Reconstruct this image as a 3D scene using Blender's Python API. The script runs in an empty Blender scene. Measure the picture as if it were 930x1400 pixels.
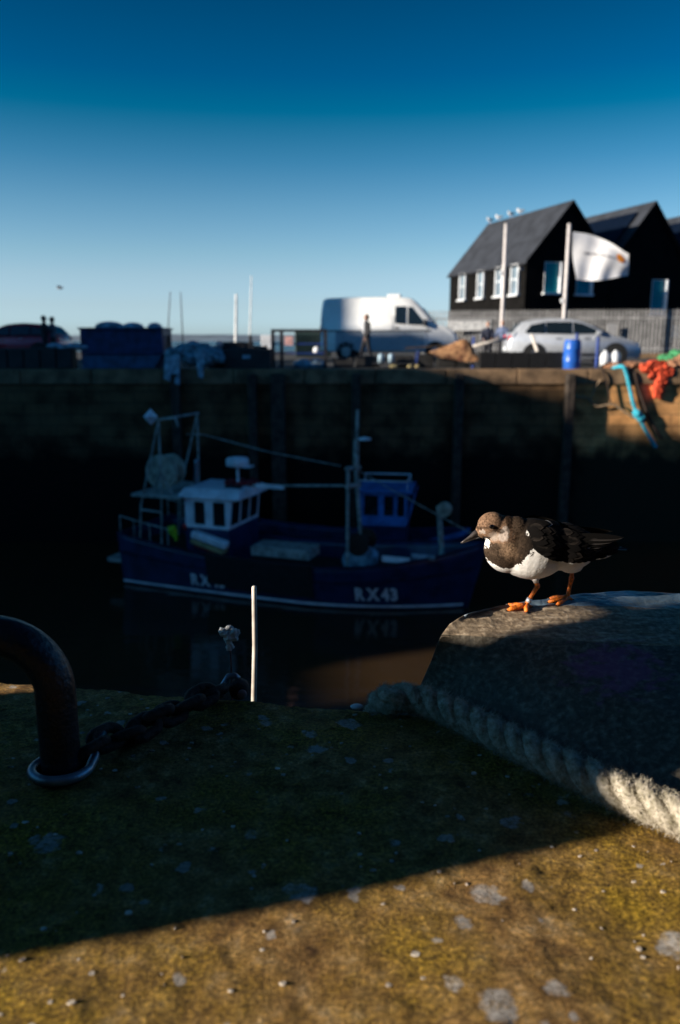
import bpy, math, random
import numpy as np
from mathutils import Vector, Matrix, noise, kdtree
from mathutils.bvhtree import BVHTree
random.seed(7); np.random.seed(7)
S = bpy.context.scene; C = S.collection
PI = math.pi; R = math.radians

# ------------------------------------------------------------------ camera geometry
PITCH = R(12.13); F = 1089.0; CZ = 0.45
ZQ = -0.35      # far quay deck
ZW = -5.35      # water
def ray(px, py):
    u = (px-465)/F; v = (700-py)/F
    return u, math.cos(PITCH)+v*math.sin(PITCH), -math.sin(PITCH)+v*math.cos(PITCH)
def P(px, py, Y):
    x, y, z = ray(px, py); t = Y/y
    return Vector((x*t, Y, CZ+z*t))
def G(px, py, Z):
    x, y, z = ray(px, py); t = (Z-CZ)/z
    return Vector((x*t, y*t, Z))

# ------------------------------------------------------------------ mesh helper
class MB:
    def __init__(s): s.v = []; s.f = []
    def add(s, vs, fs):
        n = len(s.v); s.v += [tuple(q) for q in vs]; s.f += [tuple(i+n for i in q) for q in fs]; return s
    def box(s, c, d, rz=0, ry=0, rx=0):
        m = Matrix.Rotation(rz, 3, 'Z') @ Matrix.Rotation(ry, 3, 'Y') @ Matrix.Rotation(rx, 3, 'X')
        vs = [Vector(c) + m @ Vector((d[0]/2*i, d[1]/2*j, d[2]/2*k)) for i in (-1, 1) for j in (-1, 1) for k in (-1, 1)]
        return s.add(vs, [(0,1,3,2),(4,6,7,5),(0,4,5,1),(2,3,7,6),(0,2,6,4),(1,5,7,3)])
    def tube(s, pts, r, n=10, cap=True):
        pts = [Vector(q) for q in pts]; m = len(pts)
        rr = r if isinstance(r, (list, tuple)) else [r]*m
        t0 = (pts[1]-pts[0]).normalized()
        up = Vector((0,0,1)) if abs(t0.z) < .9 else Vector((1,0,0))
        nrm = t0.cross(up).normalized(); vs = []
        for i in range(m):
            t = (pts[min(i+1, m-1)]-pts[max(i-1, 0)]).normalized()
            nrm = (nrm - t*nrm.dot(t)).normalized(); b = t.cross(nrm)
            for k in range(n):
                a = 2*PI*k/n; vs.append(pts[i]+(nrm*math.cos(a)+b*math.sin(a))*rr[i])
        fs = [(i*n+k, i*n+(k+1)%n, (i+1)*n+(k+1)%n, (i+1)*n+k) for i in range(m-1) for k in range(n)]
        if cap: fs += [tuple(range(n))[::-1], tuple((m-1)*n+k for k in range(n))]
        return s.add(vs, fs)
    def lathe(s, prof, c=(0,0,0), n=24, axis='Z'):
        vs = []; m = len(prof)
        for (r, h) in prof:
            for k in range(n):
                a = 2*PI*k/n; q = (r*math.cos(a), r*math.sin(a), h)
                if axis == 'Y': q = (q[0], h, q[1])
                if axis == 'X': q = (h, q[0], q[1])
                vs.append((c[0]+q[0], c[1]+q[1], c[2]+q[2]))
        fs = [(i*n+k, i*n+(k+1)%n, (i+1)*n+(k+1)%n, (i+1)*n+k) for i in range(m-1) for k in range(n)]
        fs += [tuple(range(n))[::-1], tuple((m-1)*n+k for k in range(n))]
        return s.add(vs, fs)
    def prism(s, poly, y0, y1):           # polygon in x-z extruded along y
        n = len(poly); vs = [(a, y0, b) for a, b in poly]+[(a, y1, b) for a, b in poly]
        fs = [tuple(range(n)), tuple(range(2*n-1, n-1, -1))]+[(i, i+n, (i+1)%n+n, (i+1)%n) for i in range(n)]
        return s.add(vs, fs)
    def slab(s, poly, off):               # 3d polygon given thickness along a vector
        n = len(poly); o = Vector(off); vs = [Vector(q) for q in poly]+[Vector(q)+o for q in poly]
        fs = [tuple(range(n)), tuple(range(2*n-1, n-1, -1))]+[(i, i+n, (i+1)%n+n, (i+1)%n) for i in range(n)]
        return s.add(vs, fs)
    def grid(s, rows, closed=False):
        m = len(rows); n = len(rows[0]); vs = [q for r in rows for q in r]; k = n if closed else n-1
        return s.add(vs, [(i*n+j, i*n+(j+1)%n, (i+1)*n+(j+1)%n, (i+1)*n+j) for i in range(m-1) for j in range(k)])
    def ell(s, c, r, n=16, m=10, rot=None):
        vs = []
        for i in range(m+1):
            t = PI*i/m
            for k in range(n):
                a = 2*PI*k/n; q = Vector((r[0]*math.sin(t)*math.cos(a), r[1]*math.sin(t)*math.sin(a), r[2]*math.cos(t)))
                vs.append(Vector(c)+(rot @ q if rot else q))
        return s.add(vs, [(i*n+k, (i+1)*n+k, (i+1)*n+(k+1)%n, i*n+(k+1)%n) for i in range(m) for k in range(n)])
    def xf(s, M):
        s.v = [tuple(M @ Vector(q)) for q in s.v]; return s
    def build(s, name, mat, parent=None, smooth=False, bevel=0, off=None):
        me = bpy.data.meshes.new(name); v = s.v
        if off is not None: v = [(a-off[0], b-off[1], c-off[2]) for a, b, c in v]
        me.from_pydata(v, [], s.f); me.validate(); me.update()
        return link(name, me, mat, parent, smooth, bevel)
def link(name, me, mat, parent=None, smooth=False, bevel=0):
    o = bpy.data.objects.new(name, me); C.objects.link(o)
    if mat:
        me.materials.clear(); me.materials.append(mat)
    if parent: o.parent = parent
    if smooth: me.polygons.foreach_set('use_smooth', [True]*len(me.polygons))
    if bevel:
        b = o.modifiers.new('bevel', 'BEVEL'); b.width = bevel; b.segments = 2; b.limit_method = 'ANGLE'
    me.update(); return o
def tag(o, label=None, cat=None, group=None, kind=None):
    if label: o['label'] = label
    if cat: o['category'] = cat
    if group: o['group'] = group
    if kind: o['kind'] = kind
    return o
def root(name, loc, label, cat, group=None, rz=0):
    o = bpy.data.objects.new(name, None); C.objects.link(o); o.empty_display_size = .1
    o.location = loc; o.rotation_euler = (0, 0, rz); return tag(o, label, cat, group)
def dup(o, loc=None, rz=None, label=None, parent=None):
    c = o.copy(); C.objects.link(c)
    if parent: c.parent = parent
    if loc is not None: c.location = loc
    if rz is not None: c.rotation_euler = (0, 0, rz)
    if label: c['label'] = label
    for ch in list(o.children): dup(ch, parent=c)
    return c
def blob(parts, voxel, smooth=6):
    """union of ellipsoids / tapered capsules melted into ONE continuous surface"""
    m = MB()
    for q in parts:
        if q[0] == 'e': m.ell(q[1], q[2], 24, 14, q[3] if len(q) > 3 else None)
        else:
            a, b, ra, rb = Vector(q[1]), Vector(q[2]), q[3], q[4]
            m.tube([a.lerp(b, i/8) for i in range(9)], [ra+(rb-ra)*i/8 for i in range(9)], 14)
            m.ell(a, (ra,)*3, 14, 8); m.ell(b, (rb,)*3, 14, 8)
    me = bpy.data.meshes.new('blob'); me.from_pydata(m.v, [], m.f); me.update()
    o = bpy.data.objects.new('blob', me); C.objects.link(o)
    a = o.modifiers.new('r', 'REMESH'); a.mode = 'VOXEL'; a.voxel_size = voxel
    if smooth:
        b = o.modifiers.new('s', 'SMOOTH'); b.factor = .5; b.iterations = smooth
    dg = bpy.context.evaluated_depsgraph_get(); dg.update()
    out = bpy.data.meshes.new_from_object(o.evaluated_get(dg))
    bpy.data.objects.remove(o); bpy.data.meshes.remove(me)
    return out
def text_mesh(txt, size):
    cu = bpy.data.curves.new('t', 'FONT'); cu.body = txt; cu.size = size; cu.extrude = 0; cu.resolution_u = 3
    cu.offset = size*.045
    o = bpy.data.objects.new('t', cu); C.objects.link(o)
    dg = bpy.context.evaluated_depsgraph_get(); dg.update()
    me = bpy.data.meshes.new_from_object(o.evaluated_get(dg))
    v = [tuple(q.co) for q in me.vertices]; f = [tuple(q.vertices) for q in me.polygons]
    bpy.data.objects.remove(o); bpy.data.curves.remove(cu); bpy.data.meshes.remove(me)
    return v, f
def N(x, y, z, s=1): return noise.noise(Vector((x*s, y*s, z*s)))

# ------------------------------------------------------------------ materials
def nodes(name):
    m = bpy.data.materials.new(name); m.use_nodes = True
    return m, m.node_tree, m.node_tree.nodes['Principled BSDF']
def mat(name, col, rough=.6, metal=0, var=.25, scale=6, bump=0, col2=None, spec=.4, coat=0, bscale=None):
    m, t, b = nodes(name); L = t.links
    b.inputs['Roughness'].default_value = rough; b.inputs['Metallic'].default_value = metal
    b.inputs['Specular IOR Level'].default_value = spec; b.inputs['Coat Weight'].default_value = coat
    tc = t.nodes.new('ShaderNodeTexCoord')
    n = t.nodes.new('ShaderNodeTexNoise'); n.inputs['Scale'].default_value = scale; n.inputs['Detail'].default_value = 6
    L.new(tc.outputs['Object'], n.inputs['Vector'])
    r = t.nodes.new('ShaderNodeValToRGB')
    c2 = col2 or tuple(max(0, k*(1-var*1.6)) for k in col)
    r.color_ramp.elements[0].color = (*c2, 1); r.color_ramp.elements[0].position = .35
    r.color_ramp.elements[1].color = (*[min(1, k*(1+var*.4)) for k in col], 1); r.color_ramp.elements[1].position = .62
    L.new(n.outputs['Fac'], r.inputs['Fac']); L.new(r.outputs['Color'], b.inputs['Base Color'])
    if bump:
        nb = t.nodes.new('ShaderNodeTexNoise'); nb.inputs['Scale'].default_value = bscale or scale*4; nb.inputs['Detail'].default_value = 8
        L.new(tc.outputs['Object'], nb.inputs['Vector'])
        bp = t.nodes.new('ShaderNodeBump'); bp.inputs['Strength'].default_value = bump; bp.inputs['Distance'].default_value = .01
        L.new(nb.outputs['Fac'], bp.inputs['Height']); L.new(bp.outputs['Normal'], b.inputs['Normal'])
    return m
M = dict(
    navy=mat('navy_paint', (.012,.027,.085), .35, var=.3, scale=3),
    navy2=mat('navy_paint_rubbed', (.008,.018,.06), .5, var=.4, scale=5),
    white=mat('white_paint', (.74,.75,.76), .4, var=.15, scale=2),
    boatwhite=mat('weathered_white_paint', (.80,.82,.84), .45, var=.15, scale=4),
    black=mat('black_rubber', (.012,.012,.013), .7, var=.3, scale=8, bump=.3),
    dark=mat('dark_steel', (.03,.03,.034), .5, .3, var=.4, scale=6),
    glass=mat('dark_glass', (.008,.014,.018), .06, var=.1, spec=.6),
    skypane=mat('sky_reflection_glass', (.006,.24,.30), .2, var=.15, scale=1, spec=.25),  # teal base colour stands in for sky reflected in the panes
    grey=mat('galvanised_grey', (.38,.37,.36), .55, .1, var=.2, scale=3),
    greypaint=mat('grey_gantry_paint', (.36,.38,.34), .55, var=.35, scale=7),
    drum=mat('drum_grey_green', (.38,.38,.30), .6, var=.35, scale=5),
    wood=mat('weathered_wood', (.05,.036,.026), .8, var=.45, scale=5, bump=.4),
    rust=mat('rusty_iron', (.055,.035,.026), .75, .3, var=.5, scale=40, bump=.5, bscale=120),
    tar=mat('black_weatherboard', (.006,.0055,.005), .85, var=.3, scale=2, spec=.08),
    slate=mat('grey_slate', (.034,.038,.047), .75, var=.2, scale=1.5, spec=.2),
    sidepane=mat('pale_window_glass', (.16,.21,.25), .12, var=.2, scale=1, spec=.6),
    vanlow=mat('grey_van_lower_paint', (.34,.38,.42), .4, var=.1),
    solar=mat('solar_glass', (.004,.008,.018), .15, var=.2),
    silver=mat('silver_car_paint', (.46,.48,.51), .28, .2, var=.06, coat=.5),
    redcar=mat('dark_red_car_paint', (.50,.012,.03), .25, .2, var=.1, coat=.5),
    vanwhite=mat('white_van_paint', (.76,.76,.74), .3, var=.05, coat=.3),
    tyre=mat('tyre_rubber', (.012,.012,.012), .8),
    hub=mat('alloy_wheel', (.45,.45,.47), .3, .8, var=.1),
    redlamp=mat('red_lamp_lens', (.5,.02,.02), .2),
    clear=mat('clear_lamp_lens', (.7,.7,.7), .1),
    bluebarrel=mat('blue_plastic', (.02,.11,.46), .35, var=.15, scale=4),
    bluepost=mat('blue_post_paint', (.02,.05,.22), .4),
    skip=mat('blue_skip_paint', (.008,.03,.11), .5, var=.35, scale=4),
    skiplow=mat('blue_skip_faded_paint', (.03,.09,.18), .5, var=.3, scale=4),
    tarp=mat('pale_blue_tarp', (.30,.42,.50), .6, var=.4, scale=6, bump=.4),
    net=mat('brown_net', (.36,.19,.085), .9, var=.5, scale=5, bump=1, col2=(.12,.045,.02), bscale=45),
    orange=mat('orange_net', (.75,.09,.03), .8, var=.5, scale=16, bump=1, col2=(.30,.035,.015)),
    green=mat('green_net', (.05,.26,.10), .8, var=.4, scale=16, bump=1),
    brownnet=mat('tan_net', (.36,.17,.09), .9, var=.5, scale=16, bump=1),
    cyan=mat('cyan_rope', (.03,.38,.50), .7, var=.3, scale=20, bump=.5),
    tanrope=mat('tan_rope', (.32,.22,.13), .8, var=.3, scale=20, bump=.5),
    skin=mat('skin', (.42,.23,.16), .6, var=.1),
    coat=mat('navy_coat', (.012,.016,.035), .8, var=.2),
    coatdark=mat('charcoal_coat', (.02,.02,.024), .8, var=.2),
    coatgrey=mat('grey_coat', (.10,.10,.12), .8, var=.2),
    coatpink=mat('dusty_blue_coat', (.10,.13,.22), .8, var=.2),
    shirt=mat('pale_shirt', (.55,.56,.60), .7),
    trousers=mat('dark_trousers', (.013,.013,.018), .8, var=.2),
    hair=mat('dark_hair', (.02,.013,.01), .7),
    gull=mat('gull_white', (.72,.71,.70), .7, var=.1),
    gullgrey=mat('gull_grey', (.32,.34,.37), .7),
    paleflag=mat('flag_cloth', (.82,.80,.79), .8, var=.05),
    flagmark=mat('flag_grey_print', (.34,.32,.31), .8),
    flagorange=mat('flag_orange_print', (.85,.28,.03), .8),
    pole=mat('pale_pole', (.62,.57,.54), .45, var=.1),
    whitepole=mat('cream_rod', (.70,.62,.53), .5, var=.3, scale=22),
    flotyel=mat('yellow_foam', (.38,.30,.14), .7),
    hivis=mat('hi_vis_yellow', (.35,.60,.02), .7),
    buoyred=mat('red_plastic', (.60,.02,.02), .5),
    redbundle=mat('dark_red_cloth', (.22,.015,.02), .8, var=.4, scale=10, bump=.5),
    blue2=mat('bright_blue_paint', (.05,.19,.50), .4, var=.25, scale=4),
    orangeleg=mat('orange_leg', (.80,.19,.016), .45, var=.4, scale=300, bump=.3, bscale=900),
    thigh=mat('white_down', (.75,.70,.64), .9),
    ring=mat('metal_leg_ring', (.6,.62,.66), .35, .5),
    beak=mat('dark_beak', (.055,.045,.04), .35, var=.3, scale=200),
    eye=mat('black_eye', (.004,.003,.003), .05, spec=.8),
    railpaint=mat('dark_blue_tube_paint', (.005,.009,.015), .4, var=.6, scale=45, col2=(.008,.006,.006), bump=.25, bscale=180, spec=.5),
    ringsteel=mat('worn_steel_ring', (.30,.34,.38), .4, .7, var=.4, scale=40),
    rag=mat('bleached_rag', (.66,.66,.64), .9, var=.2, scale=60),
    rustrod=mat('rusty_red_rod', (.20,.06,.05), .7, var=.4, scale=80),
    pinkrust=mat('pinkish_worn_paint', (.36,.22,.20), .6),
    shell=mat('white_shell', (.70,.72,.74), .5),
    coping=mat('concrete_coping', (.23,.142,.075), .85, var=.35, scale=2.5, bump=.5),
    blockerwall=mat('dark_blocker_board', (.035,.033,.03), .8),
    box=mat('grey_shade_block', (.14,.14,.14), .7),
    sign=mat('white_sign', (.78,.76,.72), .5),
    pinksign=mat('pink_sign', (.75,.42,.38), .5),
    hill=mat('hazed_distant_land', (.15,.20,.25), .9, var=.2, scale=.004),  # bluish base colour stands in for distance haze
    tarmac=mat('quay_tarmac', (.04,.037,.035), .9, var=.3, scale=1.5, bump=.3),
    blackbox=mat('black_crate_plastic', (.022,.021,.02), .55, var=.3, scale=3),
    darkgreen=mat('dark_green_paint', (.012,.03,.028), .5),
)
def ground_mat():
    m, t, b = nodes('mossy_concrete'); L = t.links; nd = t.nodes
    tc = nd.new('ShaderNodeTexCoord')
    def nz(s, d=8, rgh=.6):
        n = nd.new('ShaderNodeTexNoise'); n.inputs['Scale'].default_value = s; n.inputs['Detail'].default_value = d
        n.inputs['Roughness'].default_value = rgh; L.new(tc.outputs['Object'], n.inputs['Vector']); return n
    def ramp(src, stops):
        r = nd.new('ShaderNodeValToRGB'); e = r.color_ramp.elements
        while len(e) < len(stops): e.new(.5)
        for k, (p_, c_) in enumerate(stops): e[k].position = p_; e[k].color = (*c_, 1)
        L.new(src, r.inputs['Fac']); return r
    def mix(f, a, b_, mode='MIX'):
        x = nd.new('ShaderNodeMix'); x.data_type = 'RGBA'; x.blend_type = mode
        if isinstance(f, float): x.inputs[0].default_value = f
        else: L.new(f, x.inputs[0])
        L.new(a, x.inputs[6]); L.new(b_, x.inputs[7]); return x.outputs[2]
    big = nz(5.5, 6); med = nz(34, 9, .7); fine = nz(260, 8, .75)
    base = ramp(med.outputs['Fac'], [(.30,(.075,.034,.010)), (.44,(.30,.160,.045)), (.56,(.50,.29,.095)), (.72,(.76,.54,.30))])
    moss = ramp(fine.outputs['Fac'], [(.32,(.07,.040,.003)), (.5,(.36,.215,.012)), (.68,(.66,.43,.05))])
    mm = ramp(big.outputs['Fac'], [(.44,(0,0,0)), (.66,(1,1,1))])
    c1 = mix(mm.outputs['Color'], base.outputs['Color'], moss.outputs['Color'])
    gr = ramp(fine.outputs['Fac'], [(.34,(.15,.14,.12)), (.5,(.9,.9,.9)), (.68,(2.2,2.1,1.9))])
    c2 = mix(.75, c1, gr.outputs['Color'], 'MULTIPLY')
    # pale lichen rosettes
    dist = nz(60, 4); add = nd.new('ShaderNodeMixRGB'); add.inputs[0].default_value = .018
    L.new(tc.outputs['Object'], add.inputs[1]); L.new(dist.outputs['Color'], add.inputs[2])
    vo = nd.new('ShaderNodeTexVoronoi'); vo.inputs['Scale'].default_value = 17; vo.inputs['Randomness'].default_value = 1
    L.new(add.outputs[0], vo.inputs['Vector'])
    sep = nd.new('ShaderNodeSeparateColor'); L.new(vo.outputs['Color'], sep.inputs[0])
    big_ok = nd.new('ShaderNodeMath'); big_ok.operation = 'GREATER_THAN'; big_ok.inputs[1].default_value = .12; L.new(sep.outputs[0], big_ok.inputs[0])
    rad = nd.new('ShaderNodeMapRange'); rad.inputs[1].default_value = 0; rad.inputs[2].default_value = 1; rad.inputs[3].default_value = .09; rad.inputs[4].default_value = .24
    L.new(sep.outputs[1], rad.inputs[0])
    ns = nd.new('ShaderNodeMath'); ns.operation = 'MULTIPLY_ADD'; L.new(med.outputs['Fac'], ns.inputs[0]); ns.inputs[1].default_value = .55; ns.inputs[2].default_value = -.275
    dd = nd.new('ShaderNodeMath'); dd.operation = 'ADD'; L.new(vo.outputs['Distance'], dd.inputs[0]); L.new(ns.outputs[0], dd.inputs[1])
    lt = nd.new('ShaderNodeMath'); lt.operation = 'SUBTRACT'; L.new(rad.outputs[0], lt.inputs[0]); L.new(dd.outputs[0], lt.inputs[1])
    sm = nd.new('ShaderNodeMapRange'); sm.inputs[1].default_value = -.01; sm.inputs[2].default_value = .05; L.new(lt.outputs[0], sm.inputs[0])
    lf = nd.new('ShaderNodeMath'); lf.operation = 'MULTIPLY'; L.new(sm.outputs[0], lf.inputs[0]); L.new(big_ok.outputs[0], lf.inputs[1])
    lic = ramp(fine.outputs['Fac'], [(.3,(.28,.24,.20)), (.6,(.72,.66,.60))])
    brk = nd.new('ShaderNodeMapRange'); brk.inputs[1].default_value = .36; brk.inputs[2].default_value = .56; brk.inputs[3].default_value = .15; brk.inputs[4].default_value = 1; lich = nz(95, 8, .75); L.new(lich.outputs['Fac'], brk.inputs[0])
    lf2 = nd.new('ShaderNodeMath'); lf2.operation = 'MULTIPLY'; L.new(brk.outputs[0], lf2.inputs[1]); L.new(lf.outputs[0], lf2.inputs[0])
    c3 = mix(lf2.outputs[0], c2, lic.outputs['Color'])
    v2 = nd.new('ShaderNodeTexVoronoi'); v2.inputs['Scale'].default_value = 48; L.new(add.outputs[0], v2.inputs['Vector'])
    s2 = nd.new('ShaderNodeSeparateColor'); L.new(v2.outputs['Color'], s2.inputs[0])
    m2 = nd.new('ShaderNodeMapRange'); m2.inputs[1].default_value = .72; m2.inputs[2].default_value = 1; m2.inputs[3].default_value = 0; m2.inputs[4].default_value = .36; L.new(s2.outputs[0], m2.inputs[0])
    d2 = nd.new('ShaderNodeMath'); d2.operation = 'ADD'; L.new(v2.outputs['Distance'], d2.inputs[0]); L.new(ns.outputs[0], d2.inputs[1])
    l2 = nd.new('ShaderNodeMath'); l2.operation = 'SUBTRACT'; L.new(m2.outputs[0], l2.inputs[0]); L.new(d2.outputs[0], l2.inputs[1])
    f2 = nd.new('ShaderNodeMapRange'); f2.inputs[1].default_value = 0; f2.inputs[2].default_value = .08; f2.inputs[4].default_value = .8; L.new(l2.outputs[0], f2.inputs[0])
    c3 = mix(f2.outputs[0], c3, lic.outputs['Color'])
    L.new(c3, b.inputs['Base Color']); b.inputs['Roughness'].default_value = .92; b.inputs['Specular IOR Level'].default_value = .25
    hs = nd.new('ShaderNodeMath'); hs.operation = 'MULTIPLY_ADD'; L.new(med.outputs['Fac'], hs.inputs[0]); hs.inputs[1].default_value = .7; L.new(fine.outputs['Fac'], hs.inputs[2])
    bp = nd.new('ShaderNodeBump'); bp.inputs['Strength'].default_value = 1; bp.inputs['Distance'].default_value = .013
    L.new(hs.outputs[0], bp.inputs['Height']); L.new(bp.outputs['Normal'], b.inputs['Normal'])
    return m
def block_mat():
    m, t, b = nodes('worn_timber_block'); L = t.links; nd = t.nodes
    tc = nd.new('ShaderNodeTexCoord'); mp = nd.new('ShaderNodeMapping'); mp.inputs['Scale'].default_value = (14, 90, 90); mp.inputs['Rotation'].default_value = (0, 0, R(-6))
    L.new(tc.outputs['Object'], mp.inputs['Vector'])
    g = nd.new('ShaderNodeTexNoise'); g.inputs['Scale'].default_value = 1.6; g.inputs['Detail'].default_value = 8; g.inputs['Roughness'].default_value = .7
    L.new(mp.outputs[0], g.inputs['Vector'])
    f = nd.new('ShaderNodeTexNoise'); f.inputs['Scale'].default_value = 150; f.inputs['Detail'].default_value = 6; L.new(tc.outputs['Object'], f.inputs['Vector'])
    r = nd.new('ShaderNodeValToRGB'); e = r.color_ramp.elements
    e[0].position = .34; e[0].color = (.05,.035,.022, 1); e[1].position = .66; e[1].color = (.50,.39,.27, 1)
    x = e.new(.5); x.color = (.22,.16,.10, 1)
    mx = nd.new('ShaderNodeMath'); mx.operation = 'MULTIPLY_ADD'; mx.inputs[1].default_value = .5
    L.new(f.outputs['Fac'], mx.inputs[0]); hb = nd.new('ShaderNodeMath'); hb.operation = 'MULTIPLY'; hb.inputs[1].default_value = .5; L.new(g.outputs['Fac'], hb.inputs[0]); L.new(hb.outputs[0], mx.inputs[2])
    L.new(mx.outputs[0], r.inputs['Fac'])
    # purple paint smear
    sb = nd.new('ShaderNodeVectorMath'); sb.operation = 'DISTANCE'; pc = G(845, 915, .07); sb.inputs[1].default_value = pc
    L.new(tc.outputs['Object'], sb.inputs[0])
    pn = nd.new('ShaderNodeTexNoise'); pn.inputs['Scale'].default_value = 45; pn.inputs['Detail'].default_value = 5; L.new(mp.outputs[0], pn.inputs['Vector']); pn.inputs['Scale'].default_value = 1.1
    q = nd.new('ShaderNodeMath'); q.operation = 'MULTIPLY_ADD'; q.inputs[1].default_value = .16; L.new(pn.outputs['Fac'], q.inputs[0]); L.new(sb.outputs['Value'], q.inputs[2])
    mr = nd.new('ShaderNodeMapRange'); mr.inputs[1].default_value = .105; mr.inputs[2].default_value = .135; mr.inputs[3].default_value = .5; mr.inputs[4].default_value = 0; L.new(q.outputs[0], mr.inputs[0])
    pm = nd.new('ShaderNodeMix'); pm.data_type = 'RGBA'; L.new(mr.outputs[0], pm.inputs[0]); L.new(r.outputs['Color'], pm.inputs[6]); pm.inputs[7].default_value = (.26,.06,.20,1)
    L.new(pm.outputs[2], b.inputs['Base Color']); b.inputs['Roughness'].default_value = .62; b.inputs['Specular IOR Level'].default_value = .5
    bp = nd.new('ShaderNodeBump'); bp.inputs['Strength'].default_value = .8; bp.inputs['Distance'].default_value = .004
    L.new(mx.outputs[0], bp.inputs['Height']); L.new(bp.outputs['Normal'], b.inputs['Normal'])
    return m
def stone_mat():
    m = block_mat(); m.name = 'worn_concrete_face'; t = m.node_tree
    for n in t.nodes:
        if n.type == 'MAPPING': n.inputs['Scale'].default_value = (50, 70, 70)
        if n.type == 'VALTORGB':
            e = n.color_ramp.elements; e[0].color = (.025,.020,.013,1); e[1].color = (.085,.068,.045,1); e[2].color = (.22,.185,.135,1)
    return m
def water_mat():
    m, t, b = nodes('murky_harbour_water'); L = t.links; nd = t.nodes
    b.inputs['Base Color'].default_value = (.040,.024,.012,1); b.inputs['Roughness'].default_value = .05; b.inputs['IOR'].default_value = 1.33
    b.inputs['Specular IOR Level'].default_value = .5
    tc = nd.new('ShaderNodeTexCoord'); mp = nd.new('ShaderNodeMapping'); mp.inputs['Scale'].default_value = (.5, 1.6, 1); L.new(tc.outputs['Object'], mp.inputs['Vector'])
    n = nd.new('ShaderNodeTexNoise'); n.inputs['Scale'].default_value = 2.2; n.inputs['Detail'].default_value = 4; L.new(mp.outputs[0], n.inputs['Vector'])
    bp = nd.new('ShaderNodeBump'); bp.inputs['Strength'].default_value = .16; bp.inputs['Distance'].default_value = .08
    L.new(n.outputs['Fac'], bp.inputs['Height']); L.new(bp.outputs['Normal'], b.inputs['Normal'])
    return m
def wall_mat():
    m, t, b = nodes('quay_masonry'); L = t.links; nd = t.nodes
    tc = nd.new('ShaderNodeTexCoord'); sp = nd.new('ShaderNodeSeparateXYZ'); L.new(tc.outputs['Object'], sp.inputs[0])
    cb = nd.new('ShaderNodeCombineXYZ'); L.new(sp.outputs[0], cb.inputs[0]); L.new(sp.outputs[2], cb.inputs[1])
    br = nd.new('ShaderNodeTexBrick'); br.inputs['Scale'].default_value = 1; br.inputs['Brick Width'].default_value = .9; br.inputs['Row Height'].default_value = .32
    br.inputs['Mortar Size'].default_value = .02; br.inputs['Color1'].default_value = (.17,.10,.05,1); br.inputs['Color2'].default_value = (.13,.08,.042,1); br.inputs['Mortar'].default_value = (.09,.058,.034,1)
    L.new(cb.outputs[0], br.inputs['Vector'])
    n = nd.new('ShaderNodeTexNoise'); n.inputs['Scale'].default_value = 1.4; n.inputs['Detail'].default_value = 8; L.new(tc.outputs['Object'], n.inputs['Vector'])
    r = nd.new('ShaderNodeValToRGB'); r.color_ramp.elements[0].position = .35; r.color_ramp.elements[0].color = (.35,.33,.3,1); r.color_ramp.elements[1].position = .65; r.color_ramp.elements[1].color = (1.15,1.1,1.0,1)
    L.new(n.outputs['Fac'], r.inputs['Fac'])
    mu = nd.new('ShaderNodeMix'); mu.data_type = 'RGBA'; mu.blend_type = 'MULTIPLY'; mu.inputs[0].default_value = 1; L.new(br.outputs['Color'], mu.inputs[6]); L.new(r.outputs['Color'], mu.inputs[7])
    # green-black weed below the high-water line (real growth on the wall)
    ad = nd.new('ShaderNodeMath'); ad.operation = 'MULTIPLY_ADD'; ad.inputs[1].default_value = 1.2; L.new(n.outputs['Fac'], ad.inputs[0]); L.new(sp.outputs[2], ad.inputs[2])
    mr = nd.new('ShaderNodeMapRange'); mr.inputs[1].default_value = -2.3; mr.inputs[2].default_value = -1.5; mr.inputs[3].default_value = 1; mr.inputs[4].default_value = 0; L.new(ad.outputs[0], mr.inputs[0])
    mx = nd.new('ShaderNodeMix'); mx.data_type = 'RGBA'; L.new(mr.outputs[0], mx.inputs[0]); L.new(mu.outputs[2], mx.inputs[6]); mx.inputs[7].default_value = (.004,.0042,.003,1)
    # right-hand end: sun patch put into the stone colour as a brighter tint
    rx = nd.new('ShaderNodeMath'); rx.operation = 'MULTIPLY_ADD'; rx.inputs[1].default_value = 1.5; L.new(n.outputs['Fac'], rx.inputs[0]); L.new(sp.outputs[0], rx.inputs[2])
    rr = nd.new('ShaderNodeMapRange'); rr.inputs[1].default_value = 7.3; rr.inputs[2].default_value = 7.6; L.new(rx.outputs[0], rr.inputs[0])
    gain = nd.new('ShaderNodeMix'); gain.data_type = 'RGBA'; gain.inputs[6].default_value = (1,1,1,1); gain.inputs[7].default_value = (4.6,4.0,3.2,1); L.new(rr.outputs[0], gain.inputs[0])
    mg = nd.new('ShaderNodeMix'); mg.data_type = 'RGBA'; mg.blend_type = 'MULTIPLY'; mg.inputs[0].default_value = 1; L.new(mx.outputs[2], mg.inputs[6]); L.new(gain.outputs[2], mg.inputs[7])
    L.new(mg.outputs[2], b.inputs['Base Color']); b.inputs['Roughness'].default_value = .9; b.inputs['Specular IOR Level'].default_value = .2
    bp = nd.new('ShaderNodeBump'); bp.inputs['Strength'].default_value = .7; bp.inputs['Distance'].default_value = .018
    sm = nd.new('ShaderNodeMath'); sm.operation = 'SUBTRACT'; L.new(n.outputs['Fac'], sm.inputs[0]); L.new(br.outputs['Fac'], sm.inputs[1]); L.new(sm.outputs[0], bp.inputs['Height']); L.new(bp.outputs['Normal'], b.inputs['Normal'])
    return m
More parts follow.
